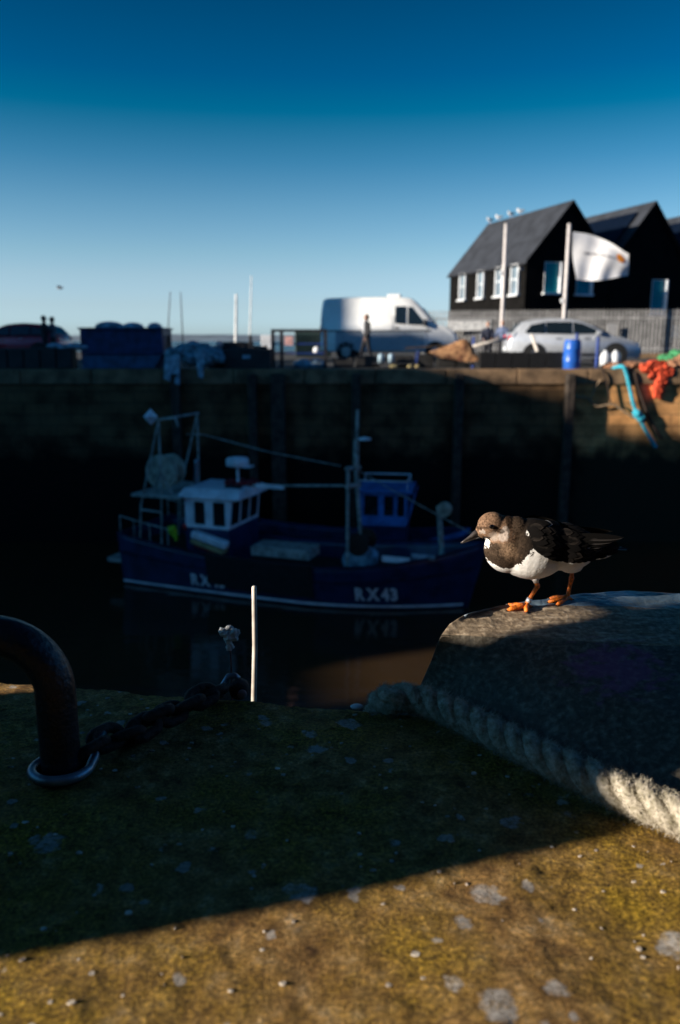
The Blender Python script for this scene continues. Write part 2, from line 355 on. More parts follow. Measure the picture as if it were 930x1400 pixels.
def plumage_mat(name, rough=.85, sheen=.15):
    m, t, b = nodes(name); L = t.links; nd = t.nodes
    a = nd.new('ShaderNodeAttribute'); a.attribute_name = 'plumage'
    L.new(a.outputs['Color'], b.inputs['Base Color']); b.inputs['Roughness'].default_value = rough; b.inputs['Specular IOR Level'].default_value = .06
    return m
def rope_mat():
    m, t, b = nodes('weathered_hawser'); L = t.links; nd = t.nodes
    tc = nd.new('ShaderNodeTexCoord')
    n = nd.new('ShaderNodeTexNoise'); n.inputs['Scale'].default_value = 130; n.inputs['Detail'].default_value = 10; n.inputs['Roughness'].default_value = .7; L.new(tc.outputs['Object'], n.inputs['Vector'])
    r = nd.new('ShaderNodeValToRGB'); e = r.color_ramp.elements; e[0].position = .36; e[0].color = (.19,.165,.105,1); e[1].position = .64; e[1].color = (.58,.51,.41,1)
    L.new(n.outputs['Fac'], r.inputs['Fac']); L.new(r.outputs['Color'], b.inputs['Base Color']); b.inputs['Roughness'].default_value = .95; b.inputs['Specular IOR Level'].default_value = .1
    return m
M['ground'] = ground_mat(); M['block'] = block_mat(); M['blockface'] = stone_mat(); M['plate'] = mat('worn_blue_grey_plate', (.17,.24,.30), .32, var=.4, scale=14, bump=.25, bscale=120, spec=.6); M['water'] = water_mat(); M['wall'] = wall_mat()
M['plumage'] = plumage_mat('turnstone_plumage'); M['rope'] = rope_mat()

# ------------------------------------------------------------------ world, sun, camera
SUN_AZ = R(18); SUN_EL = R(15)
to_sun = Vector((-math.cos(SUN_AZ)*math.cos(SUN_EL), -math.sin(SUN_AZ)*math.cos(SUN_EL), math.sin(SUN_EL)))
w = bpy.data.worlds.new('World'); S.world = w; w.use_nodes = True
wt = w.node_tree; bg = wt.nodes['Background']
sky = wt.nodes.new('ShaderNodeTexSky'); sky.sky_type = 'NISHITA'; sky.sun_disc = False
sky.sun_elevation = SUN_EL; sky.sun_rotation = math.atan2(to_sun.x, to_sun.y)
sky.air_density = .9; sky.dust_density = .6; sky.ozone_density = 1.6; sky.altitude = 0
# polarised clear-air sky: darker and bluer with height above the horizon
tcw = wt.nodes.new('ShaderNodeTexCoord'); spw = wt.nodes.new('ShaderNodeSeparateXYZ'); wt.links.new(tcw.outputs['Generated'], spw.inputs[0])
rw = wt.nodes.new('ShaderNodeValToRGB'); wt.links.new(spw.outputs[2], rw.inputs['Fac'])
SKY = [(0.0, (0.424, 0.606, 1.0)), (0.022, (0.416, 0.573, 0.92)), (0.041, (0.404, 0.505, 0.732)), (0.076, (0.39, 0.472, 0.596)), (0.101, (0.336, 0.447, 0.534)), (0.152, (0.218, 0.376, 0.459)), (0.2, (0.094, 0.294, 0.388)), (0.251, (0.0, 0.216, 0.301)), (0.285, (0.0, 0.165, 0.28)), (0.346, (0.0, 0.132, 0.227)), (0.5, (0.008, 0.028, 0.05)), (1.0, (0.02, 0.014, 0.024))]
e = rw.color_ramp.elements
while len(e) < len(SKY): e.new(.5)
for k, (p_, c_) in enumerate(SKY): e[k].position = p_; e[k].color = (*c_, 1)
rs = wt.nodes.new('ShaderNodeValToRGB'); wt.links.new(spw.outputs[2], rs.inputs['Fac'])
SOUTH = [(0.0, (.02,.11,.26)), (.18, (.035,.19,.42)), (.34, (.20,.95,1.6)), (.5, (.20,.80,1.35)), (.68, (.05,.16,.30)), (1.0, (.05,.035,.06))]   # the sky behind the camera, towards the sun side
e = rs.color_ramp.elements
while len(e) < len(SOUTH): e.new(.5)
for k, (p_, c_) in enumerate(SOUTH): e[k].position = p_; e[k].color = (*[q/2.5 for q in c_], 1)
fy = wt.nodes.new('ShaderNodeMapRange'); fy.interpolation_type = 'SMOOTHSTEP'; fy.inputs[1].default_value = .80; fy.inputs[2].default_value = .40; wt.links.new(spw.outputs[1], fy.inputs[0])
mb = wt.nodes.new('ShaderNodeMix'); mb.data_type = 'RGBA'; wt.links.new(fy.outputs[0], mb.inputs[0]); wt.links.new(rw.outputs[0], mb.inputs[6]); wt.links.new(rs.outputs[0], mb.inputs[7])
mw = wt.nodes.new('ShaderNodeMix'); mw.data_type = 'RGBA'; mw.blend_type = 'MULTIPLY'; mw.inputs[0].default_value = 1
wt.links.new(sky.outputs[0], mw.inputs[6]); wt.links.new(mb.outputs[2], mw.inputs[7]); wt.links.new(mw.outputs[2], bg.inputs['Color'])
bg.inputs['Strength'].default_value = .15
sl = bpy.data.lights.new('sun', 'SUN'); sl.energy = 5; sl.angle = R(.5); sl.color = (1, .91, .79)
so = bpy.data.objects.new('sun', sl); C.objects.link(so); so.rotation_euler = to_sun.to_track_quat('Z', 'Y').to_euler()
S.view_settings.view_transform = 'Standard'; S.view_settings.look = 'None'; S.view_settings.gamma = 1; S.view_settings.exposure = .95
S.cycles.use_denoising = True; S.cycles.max_bounces = 6; S.cycles.sample_clamp_indirect = 4
cam = bpy.data.cameras.new('camera'); co = bpy.data.objects.new('camera', cam); C.objects.link(co)
co.location = (0, 0, CZ); co.rotation_euler = (PI/2-PITCH, 0, 0)
cam.sensor_fit = 'VERTICAL'; cam.sensor_height = 36; cam.sensor_width = 24; cam.lens = F/1400*36
cam.clip_start = .02; cam.clip_end = 60000
cam.dof.use_dof = True; cam.dof.focus_distance = 1.09; cam.dof.aperture_fstop = 4.5; cam.dof.aperture_blades = 9
S.camera = co

# ================================================================== SETTING
MB().add([(-40000,-40000,ZW),(40000,-40000,ZW),(40000,40000,ZW),(-40000,40000,ZW)], [(0,1,2,3)]).build('water', M['water'])['kind'] = 'structure'
# near quay deck: fine worn surface in view, plain slab around it
def edge_y(x):
    pts = [(-3, 1.36), (-.461, 1.008), (-.35, .992), (-.111, .947), (.046, .929), (.2, .90), (3, .5)]
    for (x0, y0), (x1, y1) in zip(pts, pts[1:]):
        if x0 <= x <= x1: return y0+(y1-y0)*(x-x0)/(x1-x0)
    return pts[-1][1]
def gz(x, y):
    return .005*N(x, y, 0, 7)+.0014*N(x, y, 3, 24)+.0011*N(x, y, 7, 70)+.0013*N(x, y, 9, 170)
rows = []; NX = 330; NY = 200
for j in range(NY+9):
    r = []
    for i in range(NX+1):
        x = -.75+1.5*i/NX; ey = edge_y(x)+.006*N(x, 0, 5, 14)+.003*N(x, 0, 5, 60)
        if j <= NY:
            y = .25+(ey-.25)*(1-(1-j/NY)**1.25); z = gz(x, y)
            d = ey-y
            if d < .012: z -= .010*(1-d/.012)**2
        else:
            k = j-NY; y = ey+.004*math.sin(k*.7)+.002*k; z = gz(x, ey)-.010-.035*k**1.6
        r.append((x, y, z))
    rows.append(r)
gm = MB().grid(rows)
def slab_box(m, x0, x1, y0, y1, z0, z1): m.box(((x0+x1)/2, (y0+y1)/2, (z0+z1)/2), (x1-x0, y1-y0, z1-z0))
slab_box(gm, -60, 40, -40, .252, -7, -.006)
slab_box(gm, -60, -.748, .25, 1.0, -7, -.006)
slab_box(gm, .748, 40, .25, .72, -7, -.006)
slab_box(gm, -.75, .75, .25, .80, -7, -.03)
tag(gm.build('quay_ground', M['ground'], smooth=True), kind='structure')
# far quay deck + land
fq = MB()
slab_box(fq, -90, 90, 22.9, 62, -7, ZQ)
slab_box(fq, 4, 160, 62, 160, -7, ZQ-.01)
tag(fq.build('far_quay_ground', M['tarmac']), kind='structure')
# west quay the added sheds stand on
wq = MB(); slab_box(wq, -120, -40, 1.2, 62, -7, ZQ); tag(wq.build('west_quay_ground', M['tarmac']), kind='structure')
# distant shore
sea = MB().add([(-40000, 62.2, ZW+.01), (3.9, 62.2, ZW+.01), (3.9, 165, ZW+.01), (40000, 165, ZW+.01), (40000, 40000, ZW+.01), (-40000, 40000, ZW+.01)], [(0,1,2,3,4,5)])
tag(sea.build('sea', mat('choppy_sea', (.02,.06,.09), .25, var=.3, scale=.05, bump=1, bscale=.4)), kind='structure'); bpy.data.materials['choppy_sea'].node_tree.nodes['Bump'].inputs['Distance'].default_value = 1.2
hl = MB(); rows = []
for j, f in enumerate((0, .6, 1, .7, 0)):
    rows.append([(x*100, 7000+j*300, ZW-1+f*(62+30*N(x*.05, 1, 0)+14*N(x*.2, 4, 0))) for x in range(-90, 91)])
tag(hl.grid(rows).build('distant_hills', M['hill'], smooth=True), kind='structure')
# far quay wall with coping
YW = 22.8
qw = root('quay_wall', (0, YW, 0), 'tall brown stone harbour wall with weed below the tide line, behind the moored boats', 'wall')
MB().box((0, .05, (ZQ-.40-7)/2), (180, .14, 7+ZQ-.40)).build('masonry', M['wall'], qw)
cp = MB()
for i in range(-45, 46):
    cp.box((i*2+.02*N(i, 0, 0), .12+.012*N(i, 5, 0, 3), ZQ-.19+.006*N(i, 2, 2, 3)), (1.975, .42, .42))
cp.build('coping', M['coping'], qw, bevel=.025)

# ================================================================== things added off frame, outlines shaped to cast the shade
cA, sA = math.cos(SUN_AZ), math.sin(SUN_AZ)
def ap(a, p, z): return Vector((cA*a-sA*p, sA*a+cA*p, z))
def shade_prism(prof, a, depth, base):
    """prof: (perp, z) outline seen from the sun side; solid of some depth along the ray direction"""
    m = MB(); poly = [ap(a, prof[0][0], base)]+[ap(a, p, z) for p, z in prof]+[ap(a, prof[-1][0], base)]
    return m.slab(poly, ap(-depth, 0, 0))
T = math.tan(SUN_EL)
near = [(.584, -.03), (.564, .045), (.549, .128), (.588, .156), (.593, .45), (.80, .45), (.832, .37), (.838, .205), (.87, .197), (.90, .195), (.95, .188), (1.044, .08), (1.052, -.033)]
nb = shade_prism([(p, z+1.45*T) for p, z in near], -1.45, .35, 0)
near_block = tag(nb.build('fish_or_shade_box', M['box'], bevel=.004), 'unseen grey block added left of frame, outline shaped to shade the near quay', 'fish box')  # block added out of view, outline shaped to shade the near quay
cb_ = MB(); cb_.slab([ap(-1.52, p, z+1.52*T) for p, z in ((.826,.274),(.945,.276),(.945,.292),(.826,.292))], ap(-.03, 0, 0)); cb_.build('shade_bar', M['box'], near_block)  # bar added on the block to shade the top behind the bird
blocker = MB(); blocker.slab([(-3.6,-1.5,0),(5.5,-1.5,0),(5.5,-1.5,2.6),(-3.6,-1.5,2.6)], (0,-3,0)); blocker.slab([(-3.75,-1.3,2.62),(5.65,-1.3,2.62),(5.65,-3.0,3.5),(-3.75,-3.0,3.5)], (0,-.02,.08))
tag(blocker.build('sky_blocker', M['blockerwall']), 'unseen hut added behind the viewer to keep sky light off the near ground', 'blocker')  # added out of view to keep sky light off the near ground
A0 = -45; H = -A0*T
shade_sheds = [  # unseen skylines, shaped for the shade on water, boat, wall and van
    ('unseen long low shed, outline shaped to shade the water', [(2.2,-1.2),(4,-.2),(11.45,-.2),(11.5,-4.75)]),
    ('unseen low lean-to, roofline shaped to leave the sun patch on the water', [(11.3,-4.32),(12.9,-4.25),(13.3,-3.9)]),
    ('unseen tall shed, skyline stepped to shade the boat and far wall', [(13.1,-3.7),(13.2,1.0),(18.2,2.22),(18.9,2.22),(19.08,1.85),(19.28,1.85),(19.42,2.2),(19.55,2.62),(19.74,2.64),(19.84,2.36),(21.3,2.30)]),
    ('unseen broad shed, roofline shaped to shade the far quay edge', [(21.2,2.30),(23,1.7),(29.7,1.62)]),
    ('unseen gabled shed, roofline shaped to shade the lower van', [(29.6,2.6),(30.2,4.4),(31.07,4.38),(31.44,4.10),(32.15,3.76)]),
    ('unseen tall narrow shed, outline shaped to shade the van rear and red car', [(32.08,4.2),(32.17,5.4),(32.5,5.7),(33.6,5.5),(33.7,1.5),(38.2,1.5)]),
]
for k_, (lab, prof) in enumerate(shade_sheds):
    a_ = A0-.35*k_
    tag(shade_prism([(p, z-a_*T) for p, z in prof], a_, 7, ZQ).build('shade_shed', M['blockerwall']), lab, 'shed')
tag(shade_prism([(11.2, -4.22-(A0+3)*T), (13.4, -3.95-(A0+3)*T)], A0+3, .2, 8.0).build('shade_beam', M['wood']), 'unseen sloping beam added above the unseen lean-to to cast shade', 'beam') if False else None

# ================================================================== FOREGROUND
# stone block the bird stands on
rowsP = [
    ([(572,946),(600,961),(650,988),(700,1012),(760,1042),(800,1062),(860,1092),(930,1124),(1040,1172)], -.004),
    ([(592,900),(612,905),(650,915),(700,925),(760,940),(800,950),(860,965),(930,985),(1040,1010)], .052),
    ([(604,868),(622,868.5),(650,870),(700,872),(760,874.5),(800,876.5),(860,880),(930,884.5),(1040,892)], .088),
    ([(615,853),(634,851),(660,849),(700,848),(740,848),(785,849),(850,852),(930,856),(1040,862)], .097),
    ([(634,841),(652,836),(674,832),(702,829),(732,827.5),(780,827.5),(850,829),(930,831.5),(1040,836)], .1035),
    ([(640,839),(660,833.5),(684,828.5),(710,824),(742,819),(790,812.5),(850,808.5),(930,812),(1040,818)], .1065),
]
ctl = [[G(px, py, z) for px, py in pts] for pts, z in rowsP]
ctl.append([q+Vector((.004, .035, -.03)) for q in ctl[-1]])
ctl.append([q+Vector((.0, .012, -.09)) for q in ctl[-1]]); ctl.append([q+Vector((.0, .01, -.5)) for q in ctl[-1]])
for r in ctl:                      # close the left end downwards
    q0 = r[0]; r[0:0] = [q0+Vector((.006, .03, -.7)), q0+Vector((-.002, .022, -.14)), q0+Vector((-.004, .018, -.06)), q0+Vector((-.003, .008, -.018))]
def catmull(ps, n, kk=.6):
    out = []
    for i in range(len(ps)-1):
        a = ps[max(i-1, 0)]; b, c = ps[i], ps[i+1]; d = ps[min(i+2, len(ps)-1)]
        for k in range(n):
            t = k/n
            q = .5*((2*b)+(c-a)*t+(2*a-5*b+4*c-d)*t*t+(3*b-a-3*c+d)*t**3)
            ql = b.lerp(c, t); out.append(ql.lerp(q, kk))
    out.append(ps[-1]); return out
dense = [catmull(r, 16) for r in ctl]
cols = [catmull([dense[i][j] for i in range(len(dense))], 18, .12) for j in range(len(dense[0]))]
rows = []
for j in range(len(cols[0])):
    rr = []
    for i in range(len(cols)):
        q = cols[i][j].copy(); k = .0012*N(q.x*12, q.y*40, q.z*40)+.0009*N(q.x*60, q.y*120, q.z*120)+.0012*N(q.x, q.y, q.z, 9)-.004*max(0, N(q.x*22, q.y*22, q.z*22+9)-.42)
        q.z += k; q.x += k*.5; rr.append(q)
    rows.append(rr)
blk = MB().grid(rows)
nr = len(rows); kf, kt = 18*2, 18*4          # control row 2 = front top edge, row 4 = crease at the back
face_m = MB().grid(rows[:kf+1]); band_m = MB().grid([[q+Vector((0, 0, -.0025)) if k == 0 else q for q in rr] for k, rr in enumerate(rows[kf:kt+1])]); top_m = MB().grid(rows[kt:])
blko = tag(face_m.build('coping_block', M['blockface'], smooth=True), 'worn brown raised block with a purple paint smear, under the small bird', 'block')
band_m.build('timber_cap', M['block'], blko, smooth=True); top_m.build('top_plate', M['plate'], blko, smooth=True)
bvh_block = BVHTree.FromPolygons([Vector(q) for q in blk.v], blk.f)
def block_z(x, y):
    h = bvh_block.ray_cast(Vector((x, y, 1)), Vector((0, 0, -1))); return h[0].z if h[0] else .1

# bent steel mooring rail
bx = G(85, 1058, 0)
rail = root('mooring_rail', (bx.x, bx.y, 0), 'thick dark bent steel tube hoop standing on the near quay at left', 'mooring rail')
pts = [Vector((0,0,-.05)), Vector((0,0,.02)), Vector((0,0,.055)), Vector((0,0,.092))]
ctr = Vector((-.062, .0, .094))
for k in range(1, 13):
    a = PI/2*k/12; pts.append(ctr+Vector((.062*math.cos(a), 0, .062*math.sin(a)+.0)))
pts += [Vector((-.10,0,.157)), Vector((-.2,0,.159)), Vector((-.36,0,.160))]
for k in range(1, 13):
    a = PI/2*k/12; pts.append(Vector((-.36,0,.098))+Vector((-.062*math.sin(a), 0, .062*math.cos(a))))
pts += [Vector((-.422,0,.05)), Vector((-.422,0,-.05))]
tb = MB().tube(pts, .0205, 28)
tb.build('tube', M['railpaint'], rail, smooth=True)
MB().lathe([(.022,0),(.030,.001),(.029,.004),(.0225,.006)], n=28).build('weld_collar', M['rust'], rail, smooth=True)
# pale steel ring lying round the foot of the rail
rg = root('steel_ring', (bx.x, bx.y, 0), 'pale worn steel ring lying around the foot of the dark bent tube', 'ring')
rp = []
for k in range(0, 41):
    a = R(150)+R(215)*k/40
    rp.append(Vector((.0295*math.cos(a)+.001, .0265*math.sin(a)-.003, .009)))
rp += [Vector((.0315, .012, .012)), Vector((.0312, .022, .018)), Vector((.032, .033, .024)), Vector((.033, .040, .026))]
MB().tube(rp, .0052, 12).build('hoop', M['ringsteel'], rg, smooth=True)
# chain
c0 = G(118, 1034, .014); c1 = G(306, 944, .016)
chain = root('mooring_chain', (c0.x, c0.y, 0), 'heavy dark rusty chain lying from the bent tube to the quay edge', 'chain')
d = (c1-c0); Lc = d.length; d.normalize(); side = Vector((-d.y, d.x, 0)); upv = Vector((0,0,1))
def chain_link(cen, a_dir, b_dir, L=.049, W=.034, r=.0062):
    p = []; hl = L/2-W/2
    for k in range(28):
        a = 2*PI*k/28; x = (W/2-r)*math.cos(a); y = (W/2-r)*math.sin(a)+(hl if math.sin(a) >= 0 else -hl)
        p.append(cen+a_dir*y+b_dir*x)
    p += [p[0], p[1]]
    return MB().tube(p, r, 10, cap=False)
nl = 9
for i in range(nl):
    t = (i+.3)/nl; cen = c0+d*(Lc*t)+upv*(.004*math.sin(i*2.1)+.004)+side*(.004*math.sin(i*1.7))
    tilt = R(38 if i % 2 else -48)+.15*math.sin(i*3.3)
    ad = (d+side*.12*math.sin(i*2.7)+upv*.10*math.cos(i*1.9)).normalized(); bd = (side*math.cos(tilt)+upv*math.sin(tilt)); bd = (bd-ad*bd.dot(ad)).normalized()
    chain_link(cen, ad, bd).build('link', M['rust'], chain, smooth=True, off=(c0.x, c0.y, 0))
# shackle at the chain's far end
sc = G(318, 942, .012)
sh = root('shackle', (sc.x, sc.y, 0), 'small worn shackle with a pinkish pin head at the far chain end', 'shackle')
MB().tube([(-.012,-.012,.006),(-.012,.0,.018),(-.006,.006,.027),(.003,.006,.028),(.008,.004,.024)], .0038, 10).build('bow', M['ringsteel'], sh, smooth=True)
MB().lathe([(.003,-.012),(.011,-.011),(.013,-.004),(.012,.006),(.004,.009)], (.009,0,.013), 20, 'Y').build('pin', M['rust'], sh, smooth=True)
MB().lathe([(.002,-.0035),(.006,-.003),(.006,.0)], (.014,-.012,.011), 16, 'Y').build('pin_head', M['pinkrust'], sh, smooth=True)
# thin rod with frayed rag
rb = G(315, 934, .004); rb.y += .015
rr_ = root('rag_marker', (rb.x, rb.y, 0), 'thin rusty rod topped with a frayed pale rag at the quay edge', 'marker')
topz = P(314, 884, rb.y).z
MB().tube([(0,0,-.12),(-.0003,0,topz*.5),(-.001,0,topz)], .0011, 8).build('rod', M['rustrod'], rr_)
rgp = MB()
me = blob([('c',(-.001,0,topz-.002),(-.001,0,topz+.010),.0045,.0035)]+[('e',(-.001+.006*math.cos(k*1.9)+.001*k*(k%2-.5), .004*math.sin(k*1.9), topz+.013+.0026*(k%5)),(.0052,.0045,.0046)) for k in range(9)], .0011, 2)
for v in me.vertices:
    v.co += v.normal*(.0034*N(v.co.x, v.co.y, v.co.z, 260)+.0016*N(v.co.x, v.co.y, v.co.z, 700))
link('rag', me, M['rag'], rr_, True)
# cream rod beyond the quay edge
pb = P(347, 962, 1.16); ptop = P(347.5, 801, 1.16)
MB().tube([(pb.x, 1.16, pb.z-1.2), (pb.x, 1.16, pb.z), (pb.x*.5+ptop.x*.5+.0016, 1.16, pb.z*.5+ptop.z*.5), (ptop.x, 1.16, ptop.z-.004), (ptop.x, 1.16, ptop.z-.001), (ptop.x, 1.16, ptop.z)], [.0042,.0042,.0040,.0038,.0033,.0015], 14).build('ladder_rod', M['whitepole'], smooth=True)
tag(bpy.data.objects['ladder_rod'], 'thin upright cream rod rising in sunlight just beyond the quay edge', 'rod')

# hawser
pxs = [(535,957,.016),(552,954,.018),(578,957,.019),(620,974,.019),(680,1004,.019),(740,1034,.020),(790,1057,.020),(840,1080,.020),(890,1100,.020),(940,1119,.020),(1010,1146,.020),(1120,1188,.020)]
cl = [G(px, py, z) for px, py, z in pxs]
lead = [cl[0]+Vector((-.016,.045,-.25)), cl[0]+Vector((-.016,.042,-.10)), cl[0]+Vector((-.014,.032,-.035)), cl[0]+Vector((-.009,.016,-.008))]
path = catmull(lead+cl, 30)
acc = [0]
for a, b in zip(path, path[1:]): acc.append(acc[-1]+(b-a).length)
def at_len(s):
    i = min(max(np.searchsorted(acc, s)-1, 0), len(path)-2); t = (s-acc[i])/max(acc[i+1]-acc[i], 1e-9); return path[i].lerp(path[i+1], t)
NS = 560; ds = acc[-1]/NS; cen = [at_len(i*ds) for i in range(NS+1)]
nrm = Vector((1,0,0)); frames = []
for i in range(NS+1):
    t = (cen[min(i+1, NS)]-cen[max(i-1, 0)]).normalized(); nrm = (nrm-t*nrm.dot(t)).normalized(); frames.append((t, nrm.copy(), t.cross(nrm)))
RR = .0168; PITCHR = .078; rm = MB(); fuzz = []
for k in range(3):
    nn = 30; rows = []
    for i in range(NS+1):
        t, n1, b1 = frames[i]; a = 2*PI*(i*ds/PITCHR+k/3); off = n1*math.cos(a)+b1*math.sin(a); tan = (-n1*math.sin(a)+b1*math.cos(a))
        c = cen[i]+off*(RR*.52); axis = (t+tan*(2*PI*RR*.52/PITCHR)).normalized(); o2 = axis.cross(off).normalized()
        ring = []
        for q in range(nn):
            th = 2*PI*q/nn
            r0 = RR*.56*(1+.05*math.sin(11*th-i*ds*300)+.08*N(i*ds*110, th*2.5, k*7.0)+.12*N(i*ds*420, th*7, k*3.0))
            dr = off*math.cos(th)+o2*math.sin(th); pnt = c+dr*r0; ring.append(pnt)
            if dr.dot(off) > -.3:
                fuzz.append((pnt, dr, axis))
                if random.random() < .6: fuzz.append((pnt, dr, axis))
        rows.append(ring)
    rm.grid(rows, closed=True)
for pnt, dr, ax in fuzz:
    l = random.uniform(.002, .0085); dv = (dr*random.uniform(.2, 1)+ax*random.uniform(-1, 1)+Vector((random.gauss(0,.4), random.gauss(0,.4), random.gauss(0,.4)))).normalized()
    sd = dv.cross(Vector((random.random()-.5, random.random()-.5, random.random()-.5))).normalized()*random.uniform(.00012,.00022)
    m1 = pnt+dv*l*.55; m2 = pnt+dv*l+ax*l*.4*random.uniform(-1,1)-Vector((0,0,.0008))
    rm.add([pnt-sd, pnt+sd, m1+sd*.8, m1-sd*.8, m2], [(0,1,2,3),(3,2,4)])
tag(rm.build('mooring_rope', M['rope'], smooth=True), 'thick frayed three-strand rope crossing the near quay from its edge to lower right', 'rope')
# little shell + loose grit
s0 = G(488, 966, .004)
tag(MB().ell((0,0,0), (.0085,.006,.003), 16, 8).build('shell', M['shell'], smooth=True), 'small white shell lying at the near quay edge left of the rope', 'shell').location = s0
gr = MB()
for i in range(60):
    y = random.uniform(.36, .70); x = random.uniform(-.4, .45)
    if y > .66+.26*x+random.gauss(0, .03): continue
    s = random.choice([.0008,.001,.0012,.0012,.0017,.0023])
    rot = Matrix.Rotation(random.random()*6, 3, 'Z') @ Matrix.Rotation(random.random(), 3, 'X')
    gr.ell((x, y, gz(x, y)+s*.05), (s*random.uniform(.8,1.7), s*random.uniform(.6,1.1), s*.5), 5, 3, rot)
tag(gr.build('grit', mat('pale_grit', (.40,.32,.24), .4, var=.6, scale=70, col2=(.07,.05,.03), spec=.7), smooth=True), kind='stuff')

st_m = MB()
for i in range(260):
    x = random.uniform(-.45, .5); y = random.uniform(.38, .95)
    if y > edge_y(x)-.02: continue
    s_ = random.choice([.0016,.002,.0024,.003,.0042]); n_ = random.randint(6, 9); a0 = random.random()*6; asp = random.uniform(.5, .95); ring = []; top = []
    for k in range(n_):
        a = a0+2*PI*k/n_; rr_2 = s_*random.uniform(.75, 1.1); dx, dy = rr_2*math.cos(a), rr_2*math.sin(a)*asp
        ring.append((x+dx, y+dy, gz(x, y)-.0016)); top.append((x+dx*.8, y+dy*.8, gz(x, y)+.0005+random.uniform(0,.0006)))
    st_m.add(ring+top, [tuple(n_+k for k in range(n_))]+[(k, (k+1)%n_, (k+1)%n_+n_, k+n_) for k in range(n_)])
tag(st_m.build('gravel', mat('embedded_gravel', (.52,.45,.36), .6, var=.7, scale=60, col2=(.13,.09,.06), spec=.5)), kind='stuff')

# ================================================================== TURNSTONE
UNIT = .001
def bird():
    base = Vector((.270, 1.018, 0)); base.z = block_z(base.x, base.y)
    YAW = R(5); bd = root('turnstone', base, 'small brown black and white wading bird with orange legs standing on the block', 'bird', None, YAW)
    def bz(lx, ly): return block_z(base.x+lx*math.cos(YAW)-ly*math.sin(YAW), base.y+lx*math.sin(YAW)+ly*math.cos(YAW))
    PX0, PY0 = 740, 831
    def L(px, py, y=0): return Vector(((px-PX0)*UNIT, y*UNIT, (PY0-py)*UNIT*1.0))
    def E(px, py, rx, rz, ry, tilt=0): return ('e', L(px, py), (rx*UNIT, ry*UNIT, rz*UNIT), Matrix.Rotation(R(tilt), 3, 'Y'))
    me = blob([E(668.5,720,20,18.5,15.5,8), E(657,726,11,10.5,8.5,25), E(683,731,22,25,19,20), E(699,733,24,25,22,10), E(692,748,33,36,27,15), E(722,752,50,41,33,6), E(762,752,47,30,28,9), E(796,752,40,16,17,8),
               E(728,786,11,10,8), E(778,778,16,9,9)],   .0012, 12)
    bv = BVHTree.FromPolygons([v.co.copy() for v in me.vertices], [tuple(p.vertices) for p in me.polygons])
    edge = [(640,756),(655,757),(664,765),(678,773),(690,773),(698,765),(706,754),(714,742),(724,748),(736,754),(800,757),(860,752)]
    def lim(px):
        for (x0, y0), (x1, y1) in zip(edge, edge[1:]):
            if x0 <= px <= x1: return y0+(y1-y0)*(px-x0)/(x1-x0)
        return 760
    def colour(co):
        px = co.x/UNIT+PX0; py = PY0-co.z/UNIT; y = co.y/UNIT
        n1 = N(px*.09, py*.09, y*.09); n2 = N(px*.3, py*.3, y*.3); n3 = N(px*.8, py*.5, y*.6)
        px += 2*n2; py += 1.4*n2+.8*n3
        white = np.array((.84,.80,.75))
        if py > lim(px): return white*(1+.10*n3)
        if (px-658.5)**2/26+(py-740.5)**2/30 < 1: return white*(.95+.15*n3)
        head = np.array((.19,.112,.068)); dark = np.array((.035,.026,.020)); brown = np.array((.052,.034,.022)); black = np.array((.010,.008,.007))
        if px < 690 and py < 742-(px-650)*.15:                     # head
            c = head*max(.25, 1+1.1*N(px*.55, py*.8, y*.8)+.5*n2)*(1-.45*max(0, N(px*.12, py*1.1, y*1.1))*(py < 716))
            if px > 672: c = c*(1-.5*min(1, (px-672)/18)*(py < 720))
            dch = ((px-679)/6.5)**2+((py-727-(px-679)*-.6)/8)**2
            k_ = .65*max(0, min(1, (1.35-dch)*1.6)); c = c*(1-k_)+np.array((.50,.42,.36))*k_*(1+.5*n3+.3*n2)
            k_ = .6*max(0, 1-((px-667)**2/60+(py-731)**2/60)); c = c*(1-k_)+np.array((.45,.38,.32))*k_*(1+.4*n3)
            if abs(py-(721+(px-650)*-.15)) < 2.0 and px < 661: c = c*.45
            if abs(py-735) < 2.2 and 655 < px < 664: c = dark
            if ((px-671)/9)**2+((py-722-(px-671)*.25)/3.2)**2 < 1 and px > 665: c = c*.3            # dark streak behind the eye
            if ((px-653.5)/3.2)**2+((py-726)/3.4)**2 < 1: c = c*.5+np.array((.55,.48,.42))*.5          # pale lores
            if px > 683: c = c*.32
            return c
        f = min(1, max(0, (px-694)/20))
        c = brown*(1+.75*n3+.45*n2)*(1-f)+black*f*(1+.5*n3)
        k_ = .6*max(0, 1-((px-683-(py-745)*.25)**2/150+(py-747)**2/330)); c = c*(1-k_)+np.array((.30,.19,.115))*k_*(1+.9*n3+.5*n2)
        if py > 755 and px < 700: c = c*.7
        if (px-709.5)**2/14+(py-725.5)**2/12 < 1 and y < 0: return white
        return c
    def feathers(m, cols, pt, nor, direc, l, wd, col, lift=.15, edgecol=None, n=4):
        direc = (direc-nor*direc.dot(nor)).normalized(); sd = nor.cross(direc).normalized(); base_i = len(m.v)
        for i in range(n+1):
            t = i/n; wv = wd*(math.sin(PI*min(.97, .18+.8*t))**.7)
            c = pt+direc*l*t+nor*(l*lift*t*(1-.55*t)+.0003)
            if i == n: wv *= .35
            for k, s in enumerate((-1, 0, 1)):
                m.v.append(tuple(c+sd*s*wv/2+nor*(wd*.05*(1-abs(s)))))
                cc = np.array(col)*(1.0 if s == 0 else .85)
                if edgecol is not None and (s != 0 or i == n) and t > .2: cc = np.array(edgecol)
                cols.append(cc)
        for i in range(n):
            for k in range(2):
                a = base_i+i*3+k; m.f.append((a, a+1, a+4, a+3))
